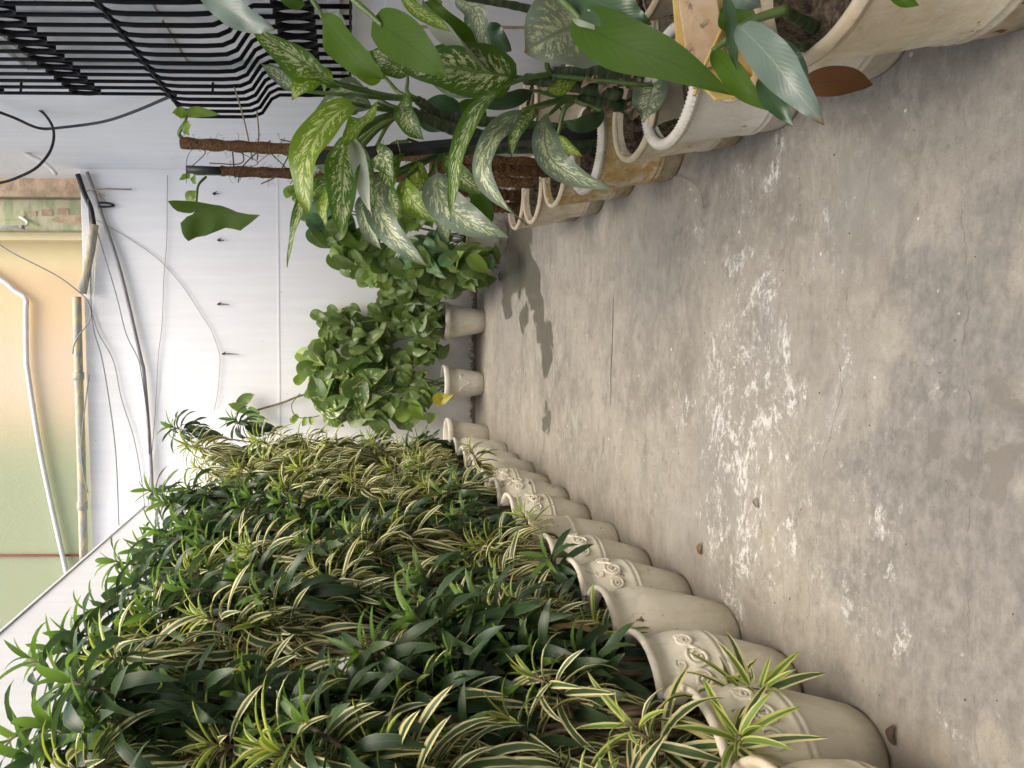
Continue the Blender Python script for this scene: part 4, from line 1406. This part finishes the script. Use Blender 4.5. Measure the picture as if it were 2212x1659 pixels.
big_plant('dieffenbachia_plant', 'tall dieffenbachia tied to the square black post, bright speckled leaves on top', atY(1300, 300, 3.22),
          [([(1310, 305, 3.26), (1150, 305, 3.22), (1000, 285, 3.15), (880, 240, 3.0)], .030), ([(1310, 290, 3.22), (1100, 268, 3.2), (960, 250, 3.15), (900, 215, 3.0)], .026), ([(1310, 320, 3.3), (1100, 322, 3.25), (980, 330, 3.2)], .024)],
          [([(758, 222, 2.7), (704, 262, 2.6), (664, 330, 2.52), (656, 400, 2.5), (668, 462, 2.5)], 92, Y_, dict(shape='broad', roll0=.2, roll1=-.2, fold=.15, pet=0)),
           ([(735, 185, 2.8), (680, 150, 2.65), (610, 105, 2.55), (545, 62, 2.5)], 80, G, dict(shape='broad', roll0=.5, fold=.45, pet=1)),
           ([(720, 175, 2.85), (680, 172, 2.75), (650, 190, 2.7), (630, 215, 2.7)], 60, Y_, dict(pet=1)),
           ([(640, 195, 2.9), (600, 160, 2.85), (565, 138, 2.8)], 36, GREY, dict(pet=1)),
           ([(752, 288, 2.75), (742, 350, 2.62), (738, 430, 2.55), (736, 508, 2.52)], 84, G, dict(shape='broad', fold=.1, face=(-.35, -.9, .15), pet=0)),
           ([(762, 297, 2.7), (775, 350, 2.6), (788, 410, 2.55), (802, 462, 2.52)], 34, 'leaf_underside', dict(roll0=.9, fold=.6, pet=0)),
           ([(768, 300, 2.74), (788, 350, 2.65), (800, 410, 2.6), (806, 450, 2.58)], 40, G, dict(pet=0)),
           ([(815, 222, 2.8), (790, 255, 2.7), (765, 280, 2.65), (742, 318, 2.62)], 62, Y_, dict(roll0=-.4, pet=0)),
           ([(872, 208, 2.95), (878, 245, 2.88), (892, 275, 2.85), (916, 302, 2.85)], 54, G, dict(fold=.4, pet=1)),
           ([(790, 190, 3.1), (740, 215, 3.0), (690, 290, 2.95), (662, 300, 2.95)], 80, GREY, dict(shape='broad', pet=0)),
           ([(830, 165, 3.1), (790, 140, 3.05), (735, 120, 3.0)], 70, Y_, dict(shape='broad', pet=1)),
           ([(880, 160, 3.05), (840, 130, 3.0), (800, 110, 3.0)], 60, G, dict(pet=1)),
           ([(945, 372, 2.9), (950, 425, 2.75), (985, 460, 2.68), (1040, 490, 2.62), (1100, 515, 2.6)], 84, GREY, dict(shape='broad', roll0=.6, roll1=-.1, fold=.15, pet=2)),
           ([(868, 392, 3.0), (885, 425, 2.9), (915, 455, 2.85), (955, 480, 2.82)], 58, Y_, dict(shape='broad', pet=2)),
           ([(834, 380, 3.0), (812, 425, 2.88), (828, 480, 2.8), (870, 530, 2.75), (925, 575, 2.72)], 66, GREY, dict(roll0=1.1, roll1=-.2, fold=.2, wave=.1, pet=2)),
           ([(830, 400, 3.05), (850, 440, 2.98), (855, 490, 2.95)], 50, G, dict(pet=2)),
           ([(900, 350, 3.1), (905, 395, 3.05), (880, 430, 3.0)], 50, Y_, dict(pet=2)),
           ([(702, 382, 2.95), (665, 412, 2.85), (643, 470, 2.8), (630, 520, 2.78), (621, 578, 2.76)], 30, G, dict(roll0=.8, roll1=-.8, fold=.3, pet=0)),
           ([(720, 390, 2.95), (690, 400, 2.9), (665, 440, 2.88)], 30, G, dict(pet=0)),
           ([(806, 330, 3.0), (830, 345, 2.95), (850, 385, 2.92)], 60, G, dict(shape='broad', pet=0)),
           ([(760, 330, 3.1), (700, 365, 3.05), (680, 372, 3.0)], 40, 'leaf_underside', dict(pet=0)),
           ([(905, 268, 3.3), (960, 245, 3.3), (1010, 262, 3.3)], 74, PD, dict(pet=None)),
           ([(880, 300, 3.1), (850, 340, 3.0), (838, 400, 2.95), (846, 450, 2.92)], 50, G, dict(roll0=.3, pet=2)),
           ([(960, 335, 3.1), (985, 370, 3.0), (1020, 400, 2.95), (1062, 418, 2.92)], 48, G, dict(pet=2)),
           ([(920, 390, 3.1), (945, 430, 3.0), (960, 480, 2.95), (965, 525, 2.92)], 56, GREY, dict(roll0=-.3, pet=2)),
           ([(800, 410, 3.1), (790, 450, 3.0), (800, 500, 2.96), (825, 540, 2.95)], 46, GREY, dict(roll0=.5, fold=.4, pet=2)),
           ([(740, 380, 3.1), (715, 410, 3.05), (700, 450, 3.0), (705, 490, 3.0)], 44, Y_, dict(roll0=-.5, pet=0)),
           ([(800, 235, 3.0), (775, 225, 2.95), (735, 232, 2.92), (700, 250, 2.9)], 46, GREY, dict(roll0=.6, pet=0)),
           ([(1010, 400, 3.2), (1040, 430, 3.15), (1050, 470, 3.1), (1035, 500, 3.1)], 44, PG, dict(pet=2)),
           ([(1050, 258, 3.5), (1010, 240, 3.5), (985, 252, 3.5)], 50, PG, dict(pet=None)),
           ([(1150, 268, 3.3), (1110, 285, 3.3), (1075, 280, 3.3)], 36, PD, dict(pet=None))])
big_plant('philodendron_plant', 'philodendron with plain green and silvery leaves spilling from the nearest tumbler pot', atY(1720, 60, 1.6),
          [([(1760, 60, 1.58), (1720, 40, 1.55), (1690, 20, 1.5)], .014), ([(1760, 100, 1.58), (1690, 105, 1.5), (1640, 95, 1.45)], .010)],
          [([(1262, 53, 1.72), (1340, 95, 1.62), (1450, 135, 1.55), (1584, 206, 1.5)], 104, PG, dict(shape='heart', fold=.06, wave=.03, face=(-.2, -.75, .6), pet=(1215, -40, 1.75))),
           ([(1240, -15, 1.75), (1300, 8, 1.68), (1355, 35, 1.62), (1408, 52, 1.6)], 84, PD, dict(shape='heart', fold=.12, pet=None)),
           ([(1235, 30, 1.75), (1270, 45, 1.7), (1310, 62, 1.68)], 36, 'leaf_underside', dict(roll0=.8, pet=None)),
           ([(1597, 55, 1.42), (1660, 120, 1.34), (1715, 190, 1.30), (1780, 270, 1.28)], 74, PS, dict(shape='broad', fold=.16, face=(-.3, -.7, .6), pet=1)),
           ([(1645, 88, 1.5), (1700, 130, 1.45), (1748, 174, 1.42)], 54, PD, dict(shape='broad', pet=1)),
           ([(1650, 160, 1.42), (1670, 215, 1.36), (1712, 272, 1.33)], 44, PD, dict(shape='broad', pet=1)),
           ([(1539, 110, 1.55), (1575, 150, 1.48), (1615, 200, 1.44), (1676, 243, 1.42)], 46, PG, dict(roll0=-.5, fold=.3, pet=(1700, 20, 1.5))),
           ([(1566, -10, 1.5), (1578, 40, 1.48), (1582, 100, 1.46), (1592, 152, 1.45)], 26, PD, dict(roll0=.4, pet=None)),
           ([(1555, 25, 1.7), (1600, 50, 1.65), (1610, 110, 1.62)], 60, PG, dict(pet=None)),
           ([(1590, -6, 1.55), (1610, 0, 1.5), (1645, 15, 1.5)], 40, PS, dict(pet=None)),
           ([(1930, -20, 1.2), (1950, 0, 1.18), (1985, 12, 1.17)], 28, PG, dict(pet=None)),
           ([(1720, 90, 1.55), (1700, 140, 1.5), (1690, 200, 1.48)], 30, PD, dict(pet=None))])
big_plant('philodendron_plant', 'philodendron with smooth plain green leaves hanging before the barred window', atY(1380, 90, 2.62),
          [([(1390, 75, 2.62), (1100, 10, 2.4), (800, -40, 2.2)], .014)],
          [([(826, 56, 2.05), (870, 85, 1.98), (920, 125, 1.93), (968, 168, 1.9)], 90, PG, dict(shape='heart', fold=.08, wave=.02, pet=(765, -30, 2.1))),
           ([(698, 42, 2.25), (735, 85, 2.18), (780, 135, 2.12), (832, 170, 2.1)], 70, PG, dict(shape='broad', fold=.35, roll0=-.2, pet=(688, -30, 2.3))),
           ([(712, 30, 2.4), (730, 55, 2.4), (722, 85, 2.4)], 44, GREY, dict(pet=None)),
           ([(438, -18, 2.4), (490, 15, 2.32), (540, 45, 2.28), (594, 66, 2.25)], 60, PS, dict(shape='broad', fold=.2, pet=None)),
           ([(600, -15, 2.5), (640, 5, 2.5), (660, 12, 2.5)], 30, PG, dict(pet=None))])
# papery dry sheaths on the dieffenbachia stems
simple('dry_sheath', (0.30, 0.235, 0.165), 0.9, 0.1, 0, .3, 30)
rnd = random.Random(21)
for k in range(16):
    px0, py0 = rnd.uniform(1275, 1395), rnd.choice((165, 178, 228, 240)) + rnd.uniform(-12, 12)
    y0_ = 2.56 if py0 < 200 else 2.64
    ribbon('dry_sheath', [atY(px0, py0, y0_), atY(px0 - rnd.uniform(4, 12), py0 + rnd.uniform(2, 8), y0_ - .02), atY(px0 - rnd.uniform(10, 26), py0 + rnd.uniform(-6, 18), y0_ - .035)],
           rnd.uniform(.022, .05), FACE, 'dry_sheath', dief_a, 'broad', .5, .12, rnd.uniform(-.8, .8), rnd.uniform(-.8, .8), off=V(dief_a.location), n=8, seed=k)
# arrow-leaf philodendron on the coir pole
arrow = big_plant('arrow_leaf_plant', 'climbing philodendron with one big arrow-shaped leaf hung from the coir pole', atY(1180, 400, 4.1),
          [([(1180, 405, 4.15), (900, 392, 4.15), (600, 380, 4.15), (440, 376, 4.15), (418, 378, 4.15)], .009)],
          [([(420, 440, 4.05), (412, 425, 4.05), (425, 412, 4.05)], 26, 'pothos_lime', dict(pet=None)),
           ([(405, 250, 3.8), (390, 243, 3.78), (372, 244, 3.76)], 24, 'pothos_lime', dict(pet=(395, 300, 3.85))),
           ([(402, 262, 3.8), (405, 278, 3.78), (408, 292, 3.76)], 26, 'pothos_lime', dict(pet=(395, 300, 3.85))),
           ([(400, 246, 3.85), (430, 242, 3.85), (475, 248, 3.85)], 22, 'pothos_lime', dict(pet=None)),
           ([(410, 376, 4.1), (398, 385, 4.08), (388, 390, 4.05)], 16, 'pothos_lime', dict(pet=None)),
           ([(418, 378, 4.1), (420, 388, 4.08), (424, 396, 4.05)], 18, 'pothos_lime', dict(pet=None))])


def outline_leaf(root, outline, rib, y, curl, mat, dy=0.0):
    """leaf blade from its outline (pixels), with a rib line (two pixels) and cupped across it"""
    from mathutils.geometry import delaunay_2d_cdt
    pts = [V((q[0], q[1])) for q in outline]
    n = len(pts)
    a, b = V(rib[0]), V(rib[1])
    L = (b - a).length
    ax_ = (b - a) / L
    step = 7.0
    lo = (min(q.x for q in pts), min(q.y for q in pts))
    hi = (max(q.x for q in pts), max(q.y for q in pts))
    inner = []
    xx = lo[0]
    while xx < hi[0]:
        yy = lo[1]
        while yy < hi[1]:
            inner.append(V((xx + .01, yy + .013)))
            yy += step
        xx += step
    vs2, _, fs2, _, _, _ = delaunay_2d_cdt(pts + inner, [(k, (k + 1) % n) for k in range(n)], [], 1, 1e-5)
    m = MB()
    off = V(root.location)
    uvv = []
    wmax = max(abs((q - a).cross(ax_)) if False else abs((q - a).x * ax_.y - (q - a).y * ax_.x) for q in pts)
    for q in vs2:
        r = V(q) - a
        al = r.dot(ax_) / L
        ac = (r.x * ax_.y - r.y * ax_.x)
        e = ac / wmax
        yy = y + curl * (abs(e) ** 1.5) + dy * al * al + .012 * math.sin(al * 16 + (2 if e > 0 else 0)) * abs(e)
        m.v.append(atY(q[0], q[1], yy) - off)
        uvv.append((max(0, min(1, .5 + e * .5)), al))
    for fc in fs2:
        m.f.append(tuple(fc))
        m.uv.append(tuple(uvv[k] for k in fc))
    return m.build('leaf', mat, root)


Z1 = .3418
outline_leaf(arrow, [(x * Z1, y * Z1) for x, y in ((1230, 1340), (1205, 1348), (1160, 1345), (1120, 1335), (1090, 1312), (1060, 1270), (1100, 1266), (1160, 1268), (1250, 1275), (1330, 1290), (1400, 1300),
             (1450, 1318), (1500, 1340), (1570, 1354), (1645, 1358), (1590, 1405), (1520, 1458), (1470, 1446), (1425, 1440), (1370, 1462), (1300, 1490), (1240, 1500), (1190, 1525), (1165, 1500), (1150, 1470), (1140, 1410), (1180, 1370), (1215, 1355))],
             ((1232 * Z1, 1335 * Z1), (1645 * Z1, 1358 * Z1)), 3.9, .08, PG, -.06)
petiole(arrow, atY(445, 382, 4.1), atY(1232 * Z1, 1335 * Z1, 3.9), V(arrow.location), .008, .006, .05)
dead = thing('fallen_leaf', 'large brown dry leaf leaning at the foot of the nearest tumbler pot', 'leaf', atY(1735, 180, 1.75))
ribbon('blade', [atY(1732, 180, 1.72), atY(1790, 176, 1.70), atY(1840, 176, 1.70), atY(1884, 183, 1.72)], 60 * 1.71 / FPX, FACE, 'dead_leaf', dead, 'broad', .15, .03, off=V(dead.location))

# ------------------------------------------------------------------ poles
def coir_pole(label, a, b, r, group='coir poles', bare=0.0):
    a, b = V(a), V(b)
    root = thing('coir_pole', label, 'pole', b, group)
    n = 60
    m = MB()
    rows = []
    for i in range(n + 1):
        t = i / n
        c = a.lerp(b, t) - b
        rows.append([c + V((math.cos(2 * PI * k / 14), math.sin(2 * PI * k / 14), 0)) * r * (1 + .10 * math.sin(t * 90) + .22 * mnoise.noise(V((k * .9 % 12.6, t * 40, r * 100)))) for k in range(15)])
    if bare:
        rows = rows[int(n * bare):]
        top = rows[0][0]
    m.grid(rows)
    m.build('coir_wrap', 'coir', root)
    if bare:
        MB().tube([a - b, a.lerp(b, bare * 1.2) - b], r * .8, 8).build('core_tube', 'black_plastic', root)
    else:
        MB().tube([a - b + V((0, 0, .005)), a - b + V((0, 0, -.04))], r * .98, 12).build('cap', 'coir', root)
    fb = MB()
    rnd = random.Random(int(r * 1e5) + int(a.x * 1000))
    for k in range(170):
        t = rnd.uniform(bare, 1)
        c = a.lerp(b, t) - b
        an = rnd.random() * 2 * PI
        p0 = c + V((math.cos(an), math.sin(an), 0)) * r
        p1 = p0 + V((math.cos(an) * rnd.uniform(.3, 1) + rnd.uniform(-.6, .6), math.sin(an) * rnd.uniform(.3, 1), rnd.uniform(-.8, .8))) * rnd.uniform(.01, .045)
        p2 = p1 + V((rnd.uniform(-.02, .02), rnd.uniform(-.02, .02), rnd.uniform(-.03, .015)))
        fb.tube([p0, p1, p2], .0011, 3, False)
    o = fb.build('loose_fibres', 'fibre', root)
    o['kind'] = 'stuff'
    return root


coir_pole('brown coir moss pole with rounded top, nearest to the barred window', atY(392, 309, 3.75), atY(1190, 355, 3.75), .029)
coir_pole('brown coir moss pole whose black core sticks out on top', atY(403, 366, 4.15), atY(1150, 395, 4.15), .030, bare=.10)
coir_pole('short coir pole low between the stained pots, next to the square black post', atY(930, 362, 3.6), atY(1215, 372, 3.72), .030)
coir_pole('short coir pole low beside the pot with the paint chip', atY(920, 405, 4.4), atY(1135, 425, 4.6), .036)
coir_pole('short coir pole behind the drooping grey speckled leaf', atY(900, 440, 4.5), atY(1135, 450, 4.62), .034)
sp = thing('square_post', 'black square plastic post leaning in the rope-rimmed rust-stained pot', 'post', atY(1300, 284, 3.2))
a, b = atY(677, 342, 2.95), atY(1300, 284, 3.2)
ax = (a - b).normalized()
u = ax.cross(V((.3, -.9, 0))).normalized()
v_ = ax.cross(u)
m = MB()
s = .021
for c in (b, a):
    for (i, j) in ((-1, -1), (1, -1), (1, 1), (-1, 1)):
        m.v.append(c - b + u * s * i + v_ * s * j)
m.f = [(3, 2, 1, 0), (4, 5, 6, 7), (0, 1, 5, 4), (1, 2, 6, 5), (2, 3, 7, 6), (3, 0, 4, 7)]
o = bevel(m.build('shaft', 'black_plastic', sp, False), .003, 2)
m = MB()
m.tube([ax * (.55 + .001), ax * .555], .033, 10)
for k, t in enumerate((.45, .72, .98)):
    c = ax * t
    pts = [c + (u * math.cos(q * PI / 4) + v_ * math.sin(q * PI / 4)) * (.034 + .012 * (q in (1, 3, 5, 7))) for q in range(9)]
    MB().tube(pts, .0025, 5, False).build('twine_tie', 'twine', sp)
for i, (pa_, pb_, lab) in enumerate((((505, 185, 4.6), (545, 345, 3.9), 'twine from the grille belly down to the coir poles'), ((555, 240, 4.9), (556, 345, 3.9), 'second twine from the grille belly tied at the coir poles'))):
    a, b = atY(*pa_), atY(*pb_)
    tag(MB().tube(smooth_path([a, a.lerp(b, .5) + V((0, 0, -.01)), b], 5), .005, 5).build('hanging_twine', 'twine'), lab, 'twine', 'twines to the coir poles')
m = thing('aerial_roots', 'tangle of thin dry aerial roots between the two tall coir poles', 'roots', atY(560, 345, 3.9))
rnd = random.Random(5)
for k in range(14):
    px0 = rnd.uniform(430, 680)
    a, b = atY(px0, rnd.uniform(300, 330), 3.75), atY(px0 + rnd.uniform(-70, 70), rnd.uniform(350, 400), 4.1)
    c = a.lerp(b, .5) + V((rnd.uniform(-.05, .05), rnd.uniform(-.05, .05), rnd.uniform(-.12, .06)))
    MB().tube([q - V(m.location) for q in smooth_path([a, c, b], 6)], rnd.uniform(.0015, .004), 5).build('root', 'dark_twig', m)

# ------------------------------------------------------------------ yellow canister in a pot
yc = thing('yellow_canister', 'cut yellow plastic canister with a stained peach panel lying in a pot', 'canister', (RX + .12, 2.0, .33))
o_ = V(yc.location)


def quad_slab(name, pix, thick, mat):
    p = [atY(*q) for q in pix]
    n = (p[1] - p[0]).cross(p[3] - p[0]).normalized() * thick
    if n.y < 0:
        n = -n
    m = MB()
    m.v = [q - o_ for q in p] + [q + n - o_ for q in p]
    m.f = [(0, 1, 2, 3), (7, 6, 5, 4), (0, 4, 5, 1), (1, 5, 6, 2), (2, 6, 7, 3), (3, 7, 4, 0)]
    return bevel(m.build(name, mat, yc, False), .004, 2)


quad_slab('side_wall', [(1452, -10, 2.05), (1640, -10, 1.95), (1650, 180, 1.90), (1462, 118, 2.02)], .012, 'yellow_plastic')
quad_slab('panel', [(1462, -12, 1.99), (1550, -12, 1.95), (1568, 130, 1.92), (1490, 160, 1.96)], .01, 'board')
quad_slab('bottom_wall', [(1490, 160, 1.97), (1580, 118, 1.95), (1655, 200, 1.88), (1545, 215, 1.93)], .01, 'yellow_plastic')
for pix in (((1572, -10, 1.93), (1560, 60, 1.93), (1500, 190, 1.91)), ((1520, 150, 1.93), (1510, 180, 1.92), (1500, 205, 1.91)), ((1600, 60, 1.92), (1620, 120, 1.90), (1640, 190, 1.87))):
    MB().tube([atY(*q) - o_ for q in pix], .006, 6).build('moulded_rib', 'yellow_plastic', yc)

# ------------------------------------------------------------------ vines at the back
PL = {k: [leaf_mesh('leaf', k, 1, wd + .08 * j, .12 + .22 * j, .34,       .25 * (j - 1), 10, .42, 1.25, ncol=4, heart=.34, wave=.08, seed=j) for j in range(4)]
      for k, wd in (('pothos_green', .62), ('pothos_lime', .62), ('pothos_golden', .64), ('teal_leaf', .66), ('yellow_leaf', .7))}


def vine_plant(name, label, loc, blobs, seed, group='vines at the back wall', vine_n=6):
    """blobs: (px, py, Y, rx_px, ry_px, depth, count, leaf px, mats)"""
    root = thing(name, label, 'plant', loc, group)
    off = V(loc)
    rnd = random.Random(seed)
    cents = [atY(b[0], b[1], b[2]) for b in blobs]
    vines = []
    for k, c in enumerate(cents):
        a = off + V((rnd.uniform(-.08, .08), rnd.uniform(-.08, .08), .0))
        mid = a.lerp(c, .5) + V((rnd.uniform(-.1, .1), rnd.uniform(-.1, .05), .1))
        vines.append(MB().tube([q - off for q in smooth_path([a, mid, c], 6)], .006, 5).build('vine', 'green_stem', root))
    left = 298
    for (px, py, Y, rx, ry, dep, cnt, lpx, mats), vn in zip(blobs, vines):
        for q in range(cnt):
            while True:
                a, b, c = rnd.uniform(-1, 1), rnd.uniform(-1, 1), rnd.uniform(-1, 1)
                if a * a + b * b + c * c <= 1 and (c < .2 or rnd.random() < .45):
                    break
            p = atY(px + a * rx, py + b * ry, Y + c * dep)
            outward = V((-b * .6, -.9 + .5 * c, -a * .2 + .35)) + V((rnd.uniform(-.5, .5), rnd.uniform(-.3, .3), rnd.uniform(-.4, .4)))
            d = V((rnd.uniform(-.8, .8) - .3 * b, rnd.uniform(-.7, .25), -.7 + rnd.uniform(-.4, .75)))
            me = rnd.choice(PL[rnd.choice(mats)])
            s = lpx * Y / FPX * rnd.uniform(.55, 1.2)
            mt = place('leaf', me, vn, p - off - d.normalized() * s * .4, d, outward, s)
            if left > 0:
                add_leaf(me, vn, mt)
                left -= 1
    return root


gpz = V((0, 0, .38))
vine_plant('pothos_vine', 'golden pothos with large yellow-splashed leaves climbing from the wavy-relief pot', V((BP[0][0], BP[0][1], 0)) + gpz,
           [(720, 800, 7.75, 45, 45, .15, 16, 62, ['pothos_golden', 'pothos_green']), (790, 830, 7.7, 60, 55, .18, 22, 58, ['pothos_golden']), (720, 870, 7.7, 45, 50, .15, 16, 62, ['pothos_golden']),
            (850, 800, 7.75, 55, 40, .12, 20, 50, ['pothos_green', 'pothos_golden']), (840, 890, 7.6, 60, 45, .15, 20, 50, ['pothos_golden', 'pothos_green']), (910, 880, 7.5, 35, 35, .12, 12, 40, ['pothos_green', 'pothos_lime']),
            (905, 820, 7.6, 30, 25, .1, 8, 34, ['pothos_green']), (670, 800, 7.8, 22, 30, .1, 6, 50, ['pothos_golden', 'pothos_lime']), (955, 862, 7.35, 10, 10, .03, 2, 36, ['yellow_leaf'])], 11)
vine_plant('heart_leaf_vine', 'dense heart-leaf vine hanging over its pot in the middle of the back wall', V((BP[1][0], BP[1][1], 0)) + gpz,
           [(740, 700, 7.75, 50, 42, .16, 46, 34, ['pothos_green']), (800, 740, 7.72, 55, 45, .18, 46, 34, ['pothos_green']), (860, 690, 7.65, 60, 42, .2, 52, 33, ['pothos_green']),
            (920, 690, 7.5, 45, 52, .22, 60, 30, ['pothos_green']), (930, 750, 7.55, 35, 32, .18, 28, 30, ['pothos_green']), (880, 640, 7.6, 50, 30, .2, 34, 30, ['pothos_green']), (705, 740, 7.8, 25, 30, .1, 12, 34, ['pothos_green', 'pothos_lime']),
            (900, 770, 7.65, 45, 20, .12, 18, 32, ['pothos_green'])], 12)
vine_plant('broad_leaf_vine', 'bushy vine with lime and blue-green leaves spilling down by the damp patch', V((RX + .05, 6.6, .30)),
           [(690, 450, 6.5, 45, 35, .2, 24, 40, ['pothos_lime', 'teal_leaf']), (720, 490, 6.4, 45, 40, .2, 22, 46, ['teal_leaf', 'pothos_green']), (780, 540, 6.4, 60, 45, .25, 34, 40, ['pothos_green', 'pothos_lime']),
            (860, 560, 6.5, 60, 45, .25, 40, 37, ['pothos_green', 'pothos_lime', 'teal_leaf']), (940, 540, 6.3, 60, 50, .28, 44, 37, ['pothos_green', 'teal_leaf']), (1020, 560, 5.9, 55, 42, .2, 40, 40, ['teal_leaf', 'pothos_lime', 'pothos_green']),
            (930, 600, 6.7, 55, 30, .2, 26, 36, ['pothos_green']), (820, 600, 6.9, 45, 25, .2, 14, 40, ['pothos_green', 'pothos_lime']), (640, 415, 6.3, 25, 14, .1, 10, 26, ['pothos_lime']), (860, 470, 6.0, 80, 40, .3, 36, 37, ['pothos_green', 'pothos_lime'])], 13)
root = thing('planter_pot', 'white pot under the bushy lime and blue-green vine', 'pot', (RX + .05, 6.6, 0), 'pots of the dieffenbachia row')
lathe_pot(root, TUMB, 'pot_ivory', 44, .005, 77, .33, .17)
link('rim', lip_me, root)
vine_plant('heart_leaf_vine', 'heart-leaf vine filling the house wall corner beside the hanging vine', V((BP[2][0], BP[2][1], 0)) + gpz,
           [(900, 625, 7.3, 60, 28, .2, 40, 34, ['pothos_green']), (960, 610, 7.1, 45, 35, .2, 36, 34, ['pothos_green', 'pothos_lime']), (990, 585, 6.9, 45, 35, .2, 34, 36, ['pothos_green', 'teal_leaf']),
            (840, 590, 7.3, 55, 32, .2, 30, 38, ['pothos_green', 'pothos_lime']), (770, 575, 7.2, 40, 28, .2, 18, 42, ['pothos_green']), (1025, 600, 6.6, 30, 22, .12, 16, 34, ['pothos_lime', 'pothos_green'])], 19)
# long runner of the golden pothos on the back wall
rn = thing('pothos_runner', 'bare pothos runner with a few leaves crossing the white back wall', 'vine', atY(640, 860, D - .05))
o_ = V(rn.location)
MB().tube([q - o_ for q in smooth_path([atY(665, 850, D - .1), atY(640, 858, D - .06), atY(610, 870, D - .05), atY(575, 880, D - .05), atY(545, 888, D - .08), atY(525, 885, D - .1)], 5)], .013, 7).build('runner', 'bark', rn)
MB().tube([q - o_ for q in smooth_path([atY(648, 850, D - .1), atY(630, 875, D - .1), atY(640, 900, D - .12), atY(668, 902, D - .12), atY(690, 898, D - .12)], 5)], .006, 6).build('runner', 'green_stem', rn)
for (pix, wpx, mat) in (([(525, 884, D - .12), (508, 876, D - .15), (492, 872, D - .2)], 22, 'pothos_golden'), ([(520, 870, D - .1), (535, 858, D - .12), (550, 852, D - .15)], 24, 'pothos_green'), ([(545, 892, D - .12), (560, 905, D - .15), (572, 900, D - .2)], 34, 'pothos_golden'),
                        ([(640, 900, D - .12), (632, 908, D - .13), (626, 902, D - .14)], 14, 'pothos_lime'), ([(660, 905, D - .12), (657, 915, D - .13), (652, 920, D - .14)], 12, 'pothos_lime'), ([(672, 904, D - .12), (674, 914, D - .13), (676, 918, D - .14)], 12, 'pothos_lime')):
    ribbon('leaf', [atY(*q) for q in pix], wpx * D / FPX, V((-.2, -.9, .3)), mat, rn, 'heart', .2, .03, off=o_)

# ------------------------------------------------------------------ small things on the floor
for i, (px, py, s, lab, mat) in enumerate(((1518, 1185, .028, 'reddish dry leaf scrap on the white-stained floor', 'dead_leaf'), (1640, 1085, .020, 'small dark dry leaf on the lime bloom', 'bark'),
                                           (1082, 596, .05, 'dark dry leaf at the damp patch', 'dead_leaf'), (1938, 1588, .030, 'curled dark leaf scrap near the second urn', 'dark_twig'))):
    p = atZ(px, py)
    o = thing('fallen_leaf', lab, 'leaf', (p.x, p.y, .004))
    ribbon('blade', [V((-s, 0, .002)), V((0, s * .2, .012)), V((s, s * .1, .004))], s * .7, V((.1, -.1, 1)), mat, o, 'lance', .3, .05)
for (px, py, lab) in ((1580, 760, 'long thin dry stalk curving out from the pots by the rust-stained one'),):
    tag(MB().tube(smooth_path([atZ(1438, 378, .01), atZ(1480, 385, .03), atZ(1510, 410, .02), atZ(1520, 450, .006)], 6), .002, 5).build('dry_stalk', 'twine'), lab, 'stalk')
rnd = random.Random(3)
mb = MB()
for k in range(260):
    x, y = rnd.uniform(-1.05, .7), rnd.uniform(.95, 7.6)
    s = rnd.uniform(.0008, .0032)
    b = len(mb.v)
    an = rnd.random() * PI
    e, g_ = V((math.cos(an), math.sin(an), 0)) * s * rnd.uniform(1, 2.5), V((-math.sin(an), math.cos(an), 0)) * s
    c = V((x, y, .001))
    mb.v += [c - e, c + g_, c + e, c - g_, c + V((0, 0, s * .5))]
    mb.f += [(b, b + 1, b + 4), (b + 1, b + 2, b + 4), (b + 2, b + 3, b + 4), (b + 3, b, b + 4)]
o = mb.build('floor_grit', 'dark_twig', None, False)
tag(o, 'scattered dark crumbs of soil and grit on the concrete floor', 'grit', kind='stuff')
